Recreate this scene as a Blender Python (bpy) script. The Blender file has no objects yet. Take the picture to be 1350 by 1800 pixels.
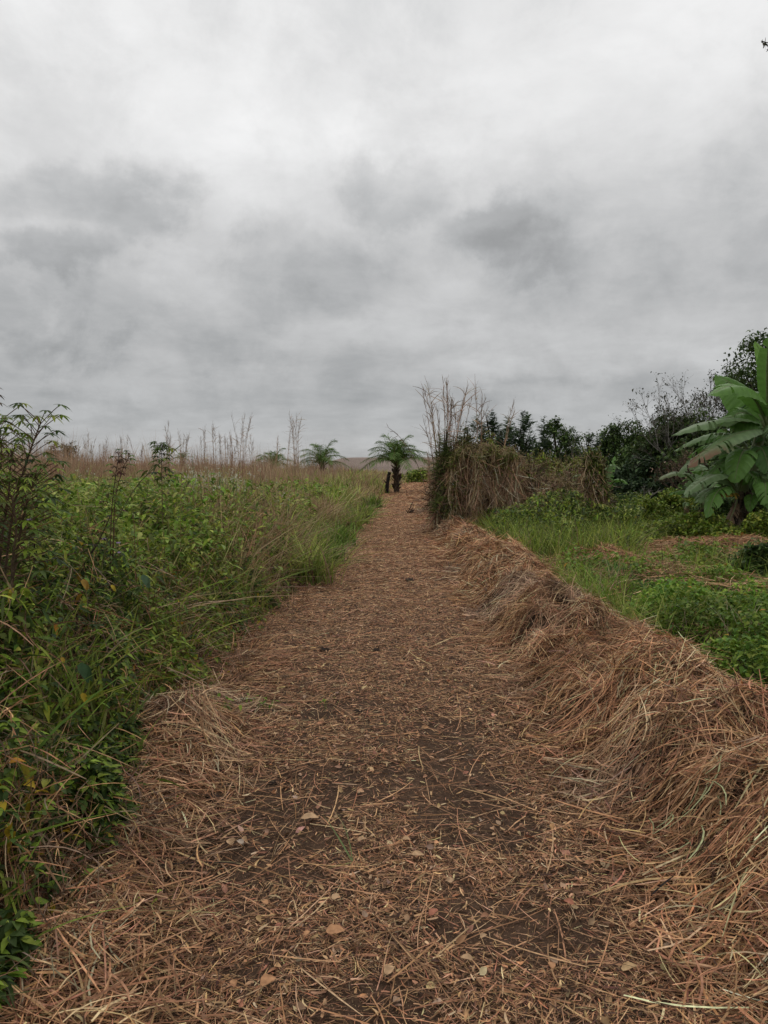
import bpy, math
import numpy as np
from mathutils import Vector, Matrix

C = bpy.context.scene
# ------------------------------------------------------------------ camera
F = 1300.0                       # focal length in photo pixels (1350 x 1800 frame)
PITCH = math.atan(65.0 / F)
EYE = np.array([0.0, 0.0, 1.6])
cam_d = bpy.data.cameras.new("camera")
cam_d.sensor_fit = 'VERTICAL'; cam_d.sensor_height = 36.0; cam_d.lens = 36.0 * F / 1800.0
cam_d.clip_start = 0.05; cam_d.clip_end = 6000
cam = bpy.data.objects.new("camera", cam_d); C.collection.objects.link(cam)
cam.location = EYE; cam.rotation_euler = (math.pi / 2 - PITCH, 0, 0)
C.camera = cam
CP, SP = math.cos(PITCH), math.sin(PITCH)

def ray(px, py):
    a = (px - 675) / F; b = (900 - py) / F
    return np.array([a, CP + b * SP, -SP + b * CP])

def P(px, py, Y):
    r = ray(px, py); return EYE + r * (Y / r[1])

# ------------------------------------------------------------------ world: overcast
C.view_settings.view_transform = 'Standard'; C.view_settings.look = 'None'
C.view_settings.exposure = 0.0; C.view_settings.gamma = 1.0
w = bpy.data.worlds.new("World"); C.world = w; w.use_nodes = True
nt = w.node_tree; N = nt.nodes; L = nt.links; N.clear()
SUN_EL, SUN_AZ = math.radians(52), math.radians(20)

def nd(tree, typ, **kw):
    n = tree.nodes.new(typ)
    for k, v in kw.items():
        if hasattr(n, k): setattr(n, k, v)
        else: n.inputs[k].default_value = v
    return n

def mth(tree, op, a, b=None, c=None, clamp=False):
    n = tree.nodes.new('ShaderNodeMath'); n.operation = op; n.use_clamp = clamp
    for i, v in enumerate((a, b, c)):
        if v is None: continue
        if isinstance(v, (int, float)): n.inputs[i].default_value = v
        else: tree.links.new(v, n.inputs[i])
    return n.outputs[0]

def mapr(tree, v, a, b, c=0.0, d=1.0, smooth=True):
    n = tree.nodes.new('ShaderNodeMapRange'); n.interpolation_type = 'SMOOTHSTEP' if smooth else 'LINEAR'
    tree.links.new(v, n.inputs[0])
    for i, x in enumerate((a, b, c, d)): n.inputs[i + 1].default_value = x
    return n.outputs[0]

def build_world():
    out = N.new('ShaderNodeOutputWorld'); bg = N.new('ShaderNodeBackground'); bg2 = N.new('ShaderNodeBackground')
    mix = N.new('ShaderNodeMixShader'); sky = N.new('ShaderNodeTexSky')
    sky.sky_type = 'NISHITA'; sky.sun_disc = False; sky.sun_elevation = SUN_EL; sky.sun_rotation = SUN_AZ
    L.new(sky.outputs[0], bg2.inputs[0]); bg2.inputs[1].default_value = 0.08
    tc = N.new('ShaderNodeTexCoord'); d = tc.outputs['Generated']
    sep = N.new('ShaderNodeSeparateXYZ'); L.new(d, sep.inputs[0])
    z = mth(nt, 'MAXIMUM', sep.outputs[2], 0.0)
    k = mth(nt, 'ADD', z, 0.20)
    cmb = N.new('ShaderNodeCombineXYZ')
    L.new(mth(nt, 'DIVIDE', sep.outputs[0], k), cmb.inputs[0]); L.new(mth(nt, 'DIVIDE', sep.outputs[1], k), cmb.inputs[1])
    def noise(scale, detail, rough, off, src=None, dist=0.0):
        m = N.new('ShaderNodeMapping'); m.inputs['Location'].default_value = off
        L.new(src or cmb.outputs[0], m.inputs[0])
        n = N.new('ShaderNodeTexNoise'); n.noise_dimensions = '3D'
        n.inputs['Scale'].default_value = scale; n.inputs['Detail'].default_value = detail
        n.inputs['Roughness'].default_value = rough; n.inputs['Distortion'].default_value = dist
        L.new(m.outputs[0], n.inputs[0]); return n
    n1 = noise(1.3, 9, 0.6, (3.1, 1.7, 0), dist=0.3).outputs[0]
    n2 = noise(0.55, 3, 0.5, (7.3, 2.2, 4)).outputs[0]
    n3 = noise(7.5, 8, 0.60, (1.3, 5.2, 2), src=d, dist=0.2).outputs[0]
    # base brightness by elevation: brightest high up, greyer towards the horizon
    ramp = N.new('ShaderNodeValToRGB'); L.new(sep.outputs[2], ramp.inputs[0])
    cr = ramp.color_ramp; cr.elements[0].position = 0.0; cr.elements[0].color = (.352, .352, .352, 1)
    cr.elements[1].position = 0.62; cr.elements[1].color = (.66, .66, .66, 1)
    for p_, c_ in ((0.07, (.368, .376, .382, 1)), (0.15, (.41, .414, .417, 1)), (0.27, (.465, .467, .469, 1)), (0.42, (.615, .615, .615, 1)), (0.52, (.66, .66, .66, 1))):
        e = cr.elements.new(p_); e.color = c_
    # fluffy distortion for the darker cloud patches
    nd_ = noise(9.0, 6, 0.6, (0, 0, 0), src=d)
    sub = N.new('ShaderNodeVectorMath'); sub.operation = 'SUBTRACT'; L.new(nd_.outputs[1], sub.inputs[0]); sub.inputs[1].default_value = (.5, .5, .5)
    sc = N.new('ShaderNodeVectorMath'); sc.operation = 'SCALE'; L.new(sub.outputs[0], sc.inputs[0]); sc.inputs[3].default_value = 0.13
    wd = N.new('ShaderNodeVectorMath'); wd.operation = 'ADD'; L.new(d, wd.inputs[0]); L.new(sc.outputs[0], wd.inputs[1])
    total = None
    # (photo px, py, half width, half height, strength, softness)
    for (px, py, hw, hh, s, soft) in ((880, 405, 75, 45, .19, .45), (880, 455, 110, 38, .10, .6), (970, 472, 75, 24, .10, .6), (700, 335, 95, 48, .17, .5),
                                (210, 355, 180, 50, .22, .6), (70, 442, 110, 24, .20, .6), (560, 410, 190, 70, .13, .8), (480, 500, 300, 60, .12, .8),
                                (60, 560, 180, 50, .16, .9), (330, 640, 300, 40, .14, .9), (950, 690, 260, 30, .10, .9), (200, 700, 260, 22, .10, .9),
                                (800, 225, 90, 30, .05, .9), (1230, 330, 170, 60, .07, .9), (1250, 520, 220, 60, .06, .9),
                                (760, 480, 80, 60, -.10, .9), (560, 290, 200, 60, -.08, .9), (1080, 430, 60, 60, -.06, .9), (1050, 640, 260, 22, -.08, .9), (640, 590, 260, 22, -.08, .9)):
        c = ray(px, py); c = c / np.linalg.norm(c)
        s1 = N.new('ShaderNodeVectorMath'); s1.operation = 'SUBTRACT'; L.new(wd.outputs[0], s1.inputs[0]); s1.inputs[1].default_value = tuple(c)
        s2 = N.new('ShaderNodeVectorMath'); s2.operation = 'MULTIPLY'; L.new(s1.outputs[0], s2.inputs[0])
        s2.inputs[1].default_value = (F / hw, 1.5, F / hh)
        ln = N.new('ShaderNodeVectorMath'); ln.operation = 'LENGTH'; L.new(s2.outputs[0], ln.inputs[0])
        g = mapr(nt, ln.outputs['Value'], 1.0 - soft * .7, 1.0 + soft * .9, s, 0.0)
        total = g if total is None else mth(nt, 'ADD', total, g)
    nb = noise(7.0, 7, 0.62, (2, 3, 1), src=d, dist=.3).outputs[0]
    f = mth(nt, 'SUBTRACT', 1.0, mth(nt, 'MULTIPLY', total, mapr(nt, nb, .40, .57, .40, 1.15, True)))
    v1 = mapr(nt, n1, .32, .68, -.11, .09, smooth=False)
    v2 = mapr(nt, n2, .35, .65, -.06, .05, smooth=False)
    v3 = mapr(nt, n3, .38, .60, -.05, .05, smooth=True)
    f = mth(nt, 'ADD', mth(nt, 'ADD', f, v1), mth(nt, 'ADD', v2, v3))
    n4 = noise(3.2, 8, 0.62, (1.3, 5.2, 2), dist=0.3).outputs[0]
    f = mth(nt, 'ADD', f, mapr(nt, n4, .36, .64, -.065, .055, False))
    f = mth(nt, 'MAXIMUM', f, 0.45)
    vm = N.new('ShaderNodeVectorMath'); vm.operation = 'SCALE'; L.new(ramp.outputs[0], vm.inputs[0]); L.new(f, vm.inputs[3])
    # thin places let a trace of blue-green through
    tint = N.new('ShaderNodeMix'); tint.data_type = 'RGBA'; tint.blend_type = 'MULTIPLY'
    L.new(mapr(nt, f, 1.0, .72, 0.0, .5), tint.inputs[0]); L.new(vm.outputs[0], tint.inputs[6]); tint.inputs[7].default_value = (.965, .99, 1.005, 1)
    L.new(tint.outputs[2], bg.inputs[0]); bg.inputs[1].default_value = 1.24
    mix.inputs[0].default_value = 0.02
    L.new(bg.outputs[0], mix.inputs[1]); L.new(bg2.outputs[0], mix.inputs[2]); L.new(mix.outputs[0], out.inputs[0])
build_world()
w.cycles.sampling_method = 'MANUAL'; w.cycles.sample_map_resolution = 512

sun_d = bpy.data.lights.new("sun", 'SUN'); sun_d.energy = 0.6; sun_d.angle = math.radians(30); sun_d.color = (1, .96, .9)
sun = bpy.data.objects.new("sun", sun_d); C.collection.objects.link(sun)
sd = Vector((math.sin(SUN_AZ) * math.cos(SUN_EL), math.cos(SUN_AZ) * math.cos(SUN_EL), math.sin(SUN_EL)))
sun.rotation_euler = sd.to_track_quat('Z', 'Y').to_euler()
sun.location = (0, 0, 50)
C.cycles.max_bounces = 5; C.cycles.diffuse_bounces = 2; C.cycles.glossy_bounces = 2; C.cycles.transmission_bounces = 3
C.cycles.transparent_max_bounces = 4

# ------------------------------------------------------------------ numeric helpers
rng = np.random.default_rng(7)
def U(a, b, n=None): return rng.uniform(a, b, n)
def NR(s, n=None): return rng.normal(0, s, n)

def _hash(ix, iy, seed):
    h = (ix.astype(np.int64) * 374761393 + iy.astype(np.int64) * 668265263 + seed * 974634777) & 0xffffffff
    h = ((h ^ (h >> 13)) * 1274126177) & 0xffffffff
    return ((h ^ (h >> 16)) & 0xffffff) / float(0xffffff)

def vnoise(x, y, seed=0):
    x = np.asarray(x, float); y = np.asarray(y, float)
    ix = np.floor(x); iy = np.floor(y); fx = x - ix; fy = y - iy
    fx = fx * fx * (3 - 2 * fx); fy = fy * fy * (3 - 2 * fy)
    a = _hash(ix, iy, seed); b = _hash(ix + 1, iy, seed); c = _hash(ix, iy + 1, seed); d = _hash(ix + 1, iy + 1, seed)
    return (a * (1 - fx) + b * fx) * (1 - fy) + (c * (1 - fx) + d * fx) * fy

def fbm(x, y, s=1.0, oct=3, seed=0):
    v = 0; amp = .5; tot = 0
    for o in range(oct):
        v = v + amp * vnoise(np.asarray(x) / s * 2 ** o, np.asarray(y) / s * 2 ** o, seed + o * 17); tot += amp; amp *= .5
    return v / tot

def sstep(a, b, x):
    t = np.clip((np.asarray(x, float) - a) / (b - a), 0, 1); return t * t * (3 - 2 * t)

def unit(v): return v / np.maximum(np.linalg.norm(v, axis=-1, keepdims=True), 1e-9)

# ------------------------------------------------------------------ lie of the land
def pathc(y): return np.interp(y, [0, 14, 34, 50, 70, 90], [-.12, -.08, .40, 1.7, 3.2, 5])
def lift(y): return np.interp(y, [-50, 13, 20, 27, 34, 45, 60, 90, 150, 6000], [0, 0, .08, .22, .42, .72, .98, 1.1, 1.15, 1.3])
def ground(x, y):
    x = np.asarray(x, float); y = np.asarray(y, float)
    c = pathc(y); d = x - c
    lz = lift(y)
    right = sstep(2.5, 9, d)
    z = lz * (1 - right * .75 * sstep(15, 30, y) * (1 - sstep(60, 120, y)))
    z = z + .22 * sstep(1.3, 3.2, -d) + .25 * sstep(4, 25, -d) * sstep(3, 20, y)
    near = 1 - sstep(25, 60, y)
    z = z + near * (.05 * (fbm(x, y, 1.3, 3, 5) - .5) + .02 * (fbm(x, y, .22, 2, 9) - .5)) + .25 * (fbm(x, y, 14, 2, 3) - .5) * sstep(2, 8, np.abs(d))
    # shallow wheel hollows
    z = z - .025 * np.exp(-((d + .55) / .28) ** 2) - .02 * np.exp(-((d - .55) / .28) ** 2)
    return z

def edgeL(y): return pathc(y) - 1.22 + .25 * (fbm(y, y * 0, 1.7, 2, 31) - .5)
def edgeR(y): return pathc(y) + 1.15 + .30 * (fbm(y, y * 0 + 5, 1.4, 2, 41) - .5)

def hayR(x, y):     # height of the raked windrow on the right of the track
    d = np.asarray(x) - edgeR(y)
    hw = .70 + .45 * (fbm(y, y * 0, 1.3, 3, 55) - .5)
    prof = sstep(-.02, .50, d) * (1 - sstep(hw, hw + .95, d))
    H = np.interp(y, [0, 3, 5, 8, 12, 16, 20, 26, 34], [.40, .41, .42, .36, .35, .30, .19, .13, .05]) * (.72 + .56 * vnoise(y / 1.35, y * 0 + .5, 59))
    lump = .40 + 1.15 * fbm(x, y, .75, 3, 61)
    hz = prof * H * lump + prof * .30 * (fbm(x, y, .30, 2, 67) - .5) - prof * .16 * sstep(.56, .70, fbm(x, y, .38, 2, 63))
    # trampled hollow on the near face
    return hz - .03 * (1 - prof)

def hayL(x, y):     # low drift of straw on the left of the track, near the camera
    d = edgeL(y) + .45 - np.asarray(x)
    prof = sstep(-.1, .35, d) * (1 - sstep(.45, 1.2, d)) * (1 - sstep(4.2, 5.8, y))
    bump = (.04 + .2 * fbm(x, y, .35, 2, 77)) * np.exp(-(((x + 1.12) / .25) ** 2 + ((y - 4.25) / .35) ** 2))
    return prof * .10 * (.3 + 1.2 * fbm(x, y, .5, 3, 71)) + bump - .03 * (1 - prof)

def surf(x, y): return ground(x, y) + np.maximum(0, np.maximum(hayR(x, y), hayL(x, y)))

# ------------------------------------------------------------------ mesh builder
class MB:
    def __init__(s): s.v = []; s.q = []; s.c = []; s.n = 0
    def add(s, v, q, c):
        v = np.asarray(v, float).reshape(-1, 3); q = np.asarray(q, np.int64).reshape(-1, 4)
        c = np.asarray(c, float)
        if c.ndim == 1: c = np.tile(c, (len(v), 1))
        s.v.append(v); s.q.append(q + s.n); s.c.append(c[:, :3]); s.n += len(v)
    def build(s, name, mat, parent=None, origin=(0, 0, 0), smooth=False):
        v = np.concatenate(s.v) - np.asarray(origin, float); q = np.concatenate(s.q); c = np.concatenate(s.c)
        me = bpy.data.meshes.new(name)
        me.vertices.add(len(v)); me.vertices.foreach_set('co', v.astype(np.float32).ravel())
        me.loops.add(len(q) * 4); me.loops.foreach_set('vertex_index', q.astype(np.int32).ravel())
        me.polygons.add(len(q)); me.polygons.foreach_set('loop_start', (np.arange(len(q)) * 4).astype(np.int32))
        if smooth: me.polygons.foreach_set('use_smooth', np.ones(len(q), bool))
        at = me.color_attributes.new('tint', 'FLOAT_COLOR', 'POINT')
        at.data.foreach_set('color', np.concatenate([c, np.ones((len(c), 1))], 1).astype(np.float32).ravel())
        me.materials.append(mat); me.update(calc_edges=True)
        o = bpy.data.objects.new(name, me); C.collection.objects.link(o)
        if parent is None: o.location = tuple(origin)
        else: o.parent = parent
        return o

PROF = {
    'straw': lambda t: np.where(t > .97, .45, 1.0) * np.where(t < .03, .7, 1.0),
    'grass': lambda t: np.maximum(.06, (1 - t ** 2.2)) * (.75 + .25 * np.minimum(1, t * 5)),
    'leaf': lambda t: np.maximum(.05, np.sin(np.pi * np.clip(t, 0, 1) ** .75)),
    'heart': lambda t: np.maximum(.05, np.interp(t, [0, .12, .3, .55, .8, 1], [.15, .85, 1, .8, .38, .04])),
    'lance': lambda t: np.maximum(.05, np.interp(t, [0, .15, .45, .8, 1], [.12, .6, 1, .5, .04])),
}

def ribbons(mb, p, d, Ln, wd, col, k=2, bend=None, side=None, prof='straw', fold=0.0, tipcol=None):
    n = len(p)
    if n == 0: return
    d = unit(d); Ln = np.broadcast_to(Ln, (n,)); wd = np.broadcast_to(wd, (n,))
    t = np.linspace(0, 1, k + 1)
    c = p[:, None] + d[:, None] * (Ln[:, None] * t)[..., None]
    if bend is not None: c = c + bend[:, None] * (t ** 2)[None, :, None]
    if side is None:
        r = rng.normal(size=(n, 3)); side = np.cross(d, r)
    side = unit(side)
    pr = PROF[prof](t)
    off = side[:, None] * (wd[:, None] * pr[None] * .5)[..., None]
    col = np.broadcast_to(col, (n, 3))
    cc = np.repeat(col[:, None], k + 1, 1)
    if tipcol is not None:
        tc = np.broadcast_to(tipcol, (n, 3)); cc = cc * (1 - t[None, :, None]) + tc[:, None] * t[None, :, None]
    if fold:
        nrm = unit(np.cross(d, side)); up = nrm[:, None] * (wd[:, None] * pr[None] * fold)[..., None]
        V = np.stack([c - off + up, c, c + off + up], 2).reshape(-1, 3)
        CC = np.repeat(cc[:, :, None], 3, 2).reshape(-1, 3)
        base = (np.arange(n) * (k + 1) * 3)[:, None, None] + (np.arange(k) * 3)[None, :, None]
        q1 = base + np.array([0, 1, 4, 3]); q2 = base + np.array([1, 2, 5, 4])
        mb.add(V, np.concatenate([q1.reshape(-1, 4), q2.reshape(-1, 4)]), CC)
    else:
        V = np.stack([c - off, c + off], 2).reshape(-1, 3)
        CC = np.repeat(cc[:, :, None], 2, 2).reshape(-1, 3)
        base = (np.arange(n) * (k + 1) * 2)[:, None, None] + (np.arange(k) * 2)[None, :, None]
        mb.add(V, (base + np.array([0, 1, 3, 2])).reshape(-1, 4), CC)

def tube(mb, pts, rad, col, ns=6, rough=0.0):
    pts = np.asarray(pts, float); m = len(pts); rad = np.broadcast_to(rad, (m,))
    t = unit(np.gradient(pts, axis=0))
    ref = np.array([0, 0, 1.0]) if abs(t[0, 2]) < .9 else np.array([1.0, 0, 0])
    s = unit(np.cross(t, ref)); u = np.cross(t, s)
    a = np.linspace(0, 2 * np.pi, ns, endpoint=False)
    rr = rad[:, None] * (1 + rough * NR(1, (m, ns)))
    V = pts[:, None] + (np.cos(a)[None, :, None] * s[:, None] + np.sin(a)[None, :, None] * u[:, None]) * rr[..., None]
    i = np.arange(m - 1)[:, None] * ns; j = np.arange(ns)[None]; j2 = (j + 1) % ns
    q = np.stack([i + j, i + j2, i + ns + j2, i + ns + j], -1)
    mb.add(V.reshape(-1, 3), q.reshape(-1, 4), col)

def curve(a, b, c, n=8):
    t = np.linspace(0, 1, n)[:, None]; a, b, c = map(lambda v: np.asarray(v, float), (a, b, c))
    return (1 - t) ** 2 * a + 2 * t * (1 - t) * b + t * t * c

def pal(cols, n, jit=.12, wts=None):
    cols = np.array(cols); i = rng.choice(len(cols), n, p=wts)
    return np.clip(cols[i] * (1 + NR(jit, (n, 1))) * (1 + NR(jit * .25, (n, 3))), .004, .9)

# ------------------------------------------------------------------ materials
def m_plant(name, transl=.25, rough=.5, spec=.35, var=.25, vs=30.0):
    m = bpy.data.materials.new(name); m.use_nodes = True; t = m.node_tree; t.nodes.clear()
    out = t.nodes.new('ShaderNodeOutputMaterial'); b = t.nodes.new('ShaderNodeBsdfPrincipled')
    a = t.nodes.new('ShaderNodeAttribute'); a.attribute_name = 'tint'
    g = t.nodes.new('ShaderNodeNewGeometry'); n = t.nodes.new('ShaderNodeTexNoise'); n.inputs['Scale'].default_value = vs; n.inputs['Detail'].default_value = 3
    t.links.new(g.outputs['Position'], n.inputs[0])
    f = mapr(t, n.outputs[0], .3, .7, 1 - var, 1 + var, smooth=False)
    s = t.nodes.new('ShaderNodeVectorMath'); s.operation = 'SCALE'; t.links.new(a.outputs[0], s.inputs[0]); t.links.new(f, s.inputs[3])
    t.links.new(s.outputs[0], b.inputs['Base Color']); b.inputs['Roughness'].default_value = rough; b.inputs['Specular IOR Level'].default_value = spec
    if transl > 0:
        tr = t.nodes.new('ShaderNodeBsdfTranslucent'); t.links.new(s.outputs[0], tr.inputs[0])
        mx = t.nodes.new('ShaderNodeMixShader'); mx.inputs[0].default_value = transl
        t.links.new(b.outputs[0], mx.inputs[1]); t.links.new(tr.outputs[0], mx.inputs[2]); t.links.new(mx.outputs[0], out.inputs[0])
    else: t.links.new(b.outputs[0], out.inputs[0])
    return m
M_leaf = m_plant('green_leaves', .3, .6, .18)
M_tree = m_plant('tree_leaves', .22, .65, .15, .25, 6)
M_grass = m_plant('grass_blades', .32, .6, .18, .2, 20)
M_straw = m_plant('cut_straw', .04, .75, .2, .3, 45)
M_dry = m_plant('standing_dry_grass', .2, .8, .15, .2, 8)
M_bark = m_plant('bark', 0, .9, .15, .45, 25)
M_banana = m_plant('banana_leaves', .32, .5, .3, .12, 7)
M_petal = m_plant('petals', .3, .7, .2, .05, 10)

def m_soil(name, scale=1.0):
    m = bpy.data.materials.new(name); m.use_nodes = True; t = m.node_tree; b = t.nodes['Principled BSDF']
    a = t.nodes.new('ShaderNodeAttribute'); a.attribute_name = 'tint'
    g = t.nodes.new('ShaderNodeNewGeometry')
    def nz(s, d, r):
        n = t.nodes.new('ShaderNodeTexNoise'); n.inputs['Scale'].default_value = s; n.inputs['Detail'].default_value = d; n.inputs['Roughness'].default_value = r
        t.links.new(g.outputs['Position'], n.inputs[0]); return n.outputs[0]
    n1 = nz(2.1, 4, .5); n2 = nz(38, 6, .65); n3 = nz(190, 3, .6)
    f = mth(t, 'MULTIPLY', mapr(t, n1, .3, .7, .78, 1.22, False), mapr(t, n2, .3, .72, .6, 1.4, False))
    f = mth(t, 'MULTIPLY', f, mapr(t, n3, .35, .75, .75, 1.45, False))
    s = t.nodes.new('ShaderNodeVectorMath'); s.operation = 'SCALE'; t.links.new(a.outputs[0], s.inputs[0]); t.links.new(f, s.inputs[3])
    t.links.new(s.outputs[0], b.inputs['Base Color']); b.inputs['Roughness'].default_value = .95; b.inputs['Specular IOR Level'].default_value = .15
    h = mth(t, 'ADD', mth(t, 'MULTIPLY', n2, .7), mth(t, 'MULTIPLY', n3, .3))
    bp = t.nodes.new('ShaderNodeBump'); bp.inputs['Strength'].default_value = .8; bp.inputs['Distance'].default_value = .02
    t.links.new(h, bp.inputs['Height']); t.links.new(bp.outputs[0], b.inputs['Normal'])
    return m
M_soil = m_soil('soil')
M_thatch = m_soil('matted_thatch')

# ------------------------------------------------------------------ tagging
def tag(o, label=None, cat=None, group=None, kind=None):
    if label: o['label'] = label
    if cat: o['category'] = cat
    if group: o['group'] = group
    if kind: o['kind'] = kind
    return o
def thing(name, loc, label, cat, group=None):
    o = bpy.data.objects.new(name, None); C.collection.objects.link(o); o.location = tuple(loc); o.empty_display_size = .2
    return tag(o, label, cat, group)

# ------------------------------------------------------------------ ground sheet and hill
SOIL = np.array([.078, .046, .029])
def grid_mesh(xs, ys, zf):
    X, Y = np.meshgrid(xs, ys); Z = zf(X, Y); nx, ny = len(xs), len(ys)
    V = np.stack([X, Y, Z], -1).reshape(-1, 3)
    i = np.arange(ny - 1)[:, None] * nx; j = np.arange(nx - 1)[None]
    q = np.stack([i + j, i + j + 1, i + nx + j + 1, i + nx + j], -1).reshape(-1, 4)
    return V, q
xs = np.concatenate([-np.geomspace(3000, 8, 40), np.arange(-7.9, -3, .2), np.arange(-3, 3.5, .045), np.arange(3.5, 9, .2), np.geomspace(9.2, 3000, 40)])
ys = np.concatenate([-np.geomspace(1200, 3, 22), np.arange(-2.8, 1, .3), np.arange(1, 9, .045), np.arange(9, 20, .12), np.arange(20, 60, .6), np.geomspace(60.5, 4500, 50)])
V, q = grid_mesh(xs, ys, ground)
far = sstep(30, 70, np.hypot(V[:, 0], V[:, 1]))[:, None]
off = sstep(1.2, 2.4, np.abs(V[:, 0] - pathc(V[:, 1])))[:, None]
gcol = SOIL * (1 - far) + np.array([.17, .14, .07]) * far
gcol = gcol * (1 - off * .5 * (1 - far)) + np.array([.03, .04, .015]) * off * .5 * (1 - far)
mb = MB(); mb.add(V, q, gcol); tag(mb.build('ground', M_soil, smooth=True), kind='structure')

# far pinkish-brown ridge
def hill(x, y):
    a = np.exp(-((y - 330) / 45) ** 2)
    return -3 + a * (np.interp(x, [-70, -35, -18, 40, 70], [5, 7.5, 12.3, 12.6, 6]) + 1.5 * (fbm(x, y, 60, 3, 90) - .5) + 0) * (1 - sstep(120, 260, np.abs(x + 60)) )
V, q = grid_mesh(np.linspace(-350, 230, 120), np.linspace(210, 460, 40), hill)
mb = MB(); mb.add(V, q, np.array([.24, .185, .155]) * (.75 + .5 * fbm(V[:, 0], V[:, 1] * 3, 25, 4, 95))[:, None]); tag(mb.build('hill', M_soil, smooth=True), kind='structure')

# ------------------------------------------------------------------ straw palettes
ST = [(.45, .24, .125), (.57, .335, .175), (.31, .155, .080), (.68, .46, .255), (.12, .060, .033), (.46, .23, .122)]  # the near-black tone stands in for shade between the straws
STW = [.24, .2, .2, .1, .16, .10]
LIT = [(.45, .245, .13), (.60, .36, .19), (.25, .13, .07), (.09, .048, .031), (.70, .48, .27), (.45, .215, .112)]
LITW = [.24, .16, .24, .19, .07, .10]
STG = ST + ST + [(.50, .43, .24)]

def fr_sample(n, y0, y1, lo, hi, p=1.6):
    """points with density falling with distance; lo/hi give the strip's limits"""
    u = U(0, 1, n); e = 2 - p
    y = (y0 ** e + u * (y1 ** e - y0 ** e)) ** (1 / e) if abs(e) > 1e-6 else y0 * (y1 / y0) ** u
    a, b = lo(y), hi(y); x = a + (b - a) * U(0, 1, n)
    return x, y

def grad(f, x, y, e=.04):
    return (f(x + e, y) - f(x - e, y)) / (2 * e), (f(x, y + e) - f(x, y - e)) / (2 * e)

def lay(mb, x, y, th, Ln, wd, col, f, lift_=.01, upt=.0, curl=.25, k=2, droop=.0):
    """lay straws on a surface"""
    n = len(x); z = f(x, y) + lift_ * U(0, 1, n)
    gx, gy = grad(f, x, y); d = np.stack([np.cos(th), np.sin(th), gx * np.cos(th) + gy * np.sin(th) + NR(.10, n) + upt], -1)
    nrm = unit(np.stack([-gx, -gy, np.ones(n)], -1)); side = unit(np.cross(nrm, unit(d))) + nrm * NR(.45, n)[:, None]
    bend = unit(np.cross(nrm, unit(d))) * (NR(curl, n) * Ln)[:, None]; bend[:, 2] -= droop * Ln
    pc = np.stack([x, y, z], -1) - unit(d) * (Ln * .5 * (1 if upt == 0 else .2))[:, None]
    ribbons(mb, pc, d, Ln, wd, col, k=k, bend=bend, side=side, prof='straw')

# ---- chopped litter on the track
def build_litter():
    mb = MB()
    lo = lambda y: edgeL(y) - .35; hi = lambda y: edgeR(y) + .15
    def cover(x, y):
        d = x - pathc(y)
        c = fbm(x, y, .42, 3, 101) * .75 + fbm(x, y, 1.5, 2, 107) * .35
        c = c - .02 + .36 * sstep(3.6, 7, y) + .25 * sstep(.5, 1.2, np.abs(d)) - .05 * np.exp(-(d / .5) ** 2)
        return sstep(.44, .66, c)
    n = 400000; x, y = fr_sample(n, 1.6, 70, lo, hi, 1.75)
    keep = U(0, 1, n) < .16 + .84 * cover(x, y); x, y = x[keep], y[keep]; n = len(x)
    sc = np.maximum(1, y / 7.5) ** .8
    L_ = np.clip(np.exp(NR(.65, n)) * .034, .008, .20) * sc
    lay(mb, x, y, U(0, 6.28, n), L_, U(.0014, .0042, n) * sc, pal(LIT, n, .28, LITW) * (1 + .22 * sstep(4, 8, y))[:, None], surf, .016, 0, .2, 2)
    # broad torn leaf pieces
    n = 20000; x, y = fr_sample(n, 1.6, 18, lo, hi, 1.9); keep = U(0, 1, n) < .25 + .75 * cover(x, y); x, y = x[keep], y[keep]; n = len(x)
    sc = np.maximum(1, y / 7)
    lay(mb, x, y, U(0, 6.28, n), U(.015, .050, n) * sc, U(.004, .010, n) * sc, pal(LIT, n, .25, LITW), surf, .02, 0, .4, 3)
    # crumpled leaf fragments
    n = 1500; x, y = fr_sample(n, 1.6, 9, lo, hi, 1.5); th = U(0, 6.28, n); s_ = U(.010, .028, n)
    d = np.stack([np.cos(th), np.sin(th), NR(.25, n)], -1); ribbons(mb, np.stack([x, y, surf(x, y) + U(.006, .022, n)], -1), d, s_ * 1.5, s_, pal([(.46, .26, .14), (.38, .19, .11), (.52, .35, .20), (.26, .14, .08), (.36, .24, .16)], n, .25), k=4, bend=NR(.008, (n, 3)), side=np.stack([-np.sin(th), np.cos(th), NR(.5, n)], -1), prof='leaf', fold=.22)
    # long single stalks
    n = 5200; x, y = fr_sample(n, 1.6, 22, lo, hi, 1.5)
    lay(mb, x, y, U(0, 6.28, n), U(.14, .42, n), U(.002, .0055, n), pal(ST, n, .18, STW), surf, .03, 0, .16, 4)
    # chaff specks
    n = 60000; x, y = fr_sample(n, 1.6, 7, lo, hi, 1.6)
    lay(mb, x, y, U(0, 6.28, n), U(.003, .011, n), U(.0012, .003, n), pal([(.42, .27, .15), (.26, .14, .08)], n, .25), surf, .004, 0, .1, 1)
    # clods and crumbs of soil
    return tag(mb.build('straw_litter', M_straw), 'chopped brown straw scattered over the bare soil of the track', 'straw', kind='stuff')
build_litter()

# ---- windrows
def regional(x, y, col):
    t = (.55 + .9 * fbm(x, y, .6, 3, 251))[:, None]; g = (.30 * sstep(.5, .68, fbm(x, y, .9, 2, 257)))[:, None]; m = col.mean(1, keepdims=True) * np.array([1.12, 1.0, .84])
    return np.clip((col * (1 - g) + m * g) * t, .006, .85)

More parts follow.
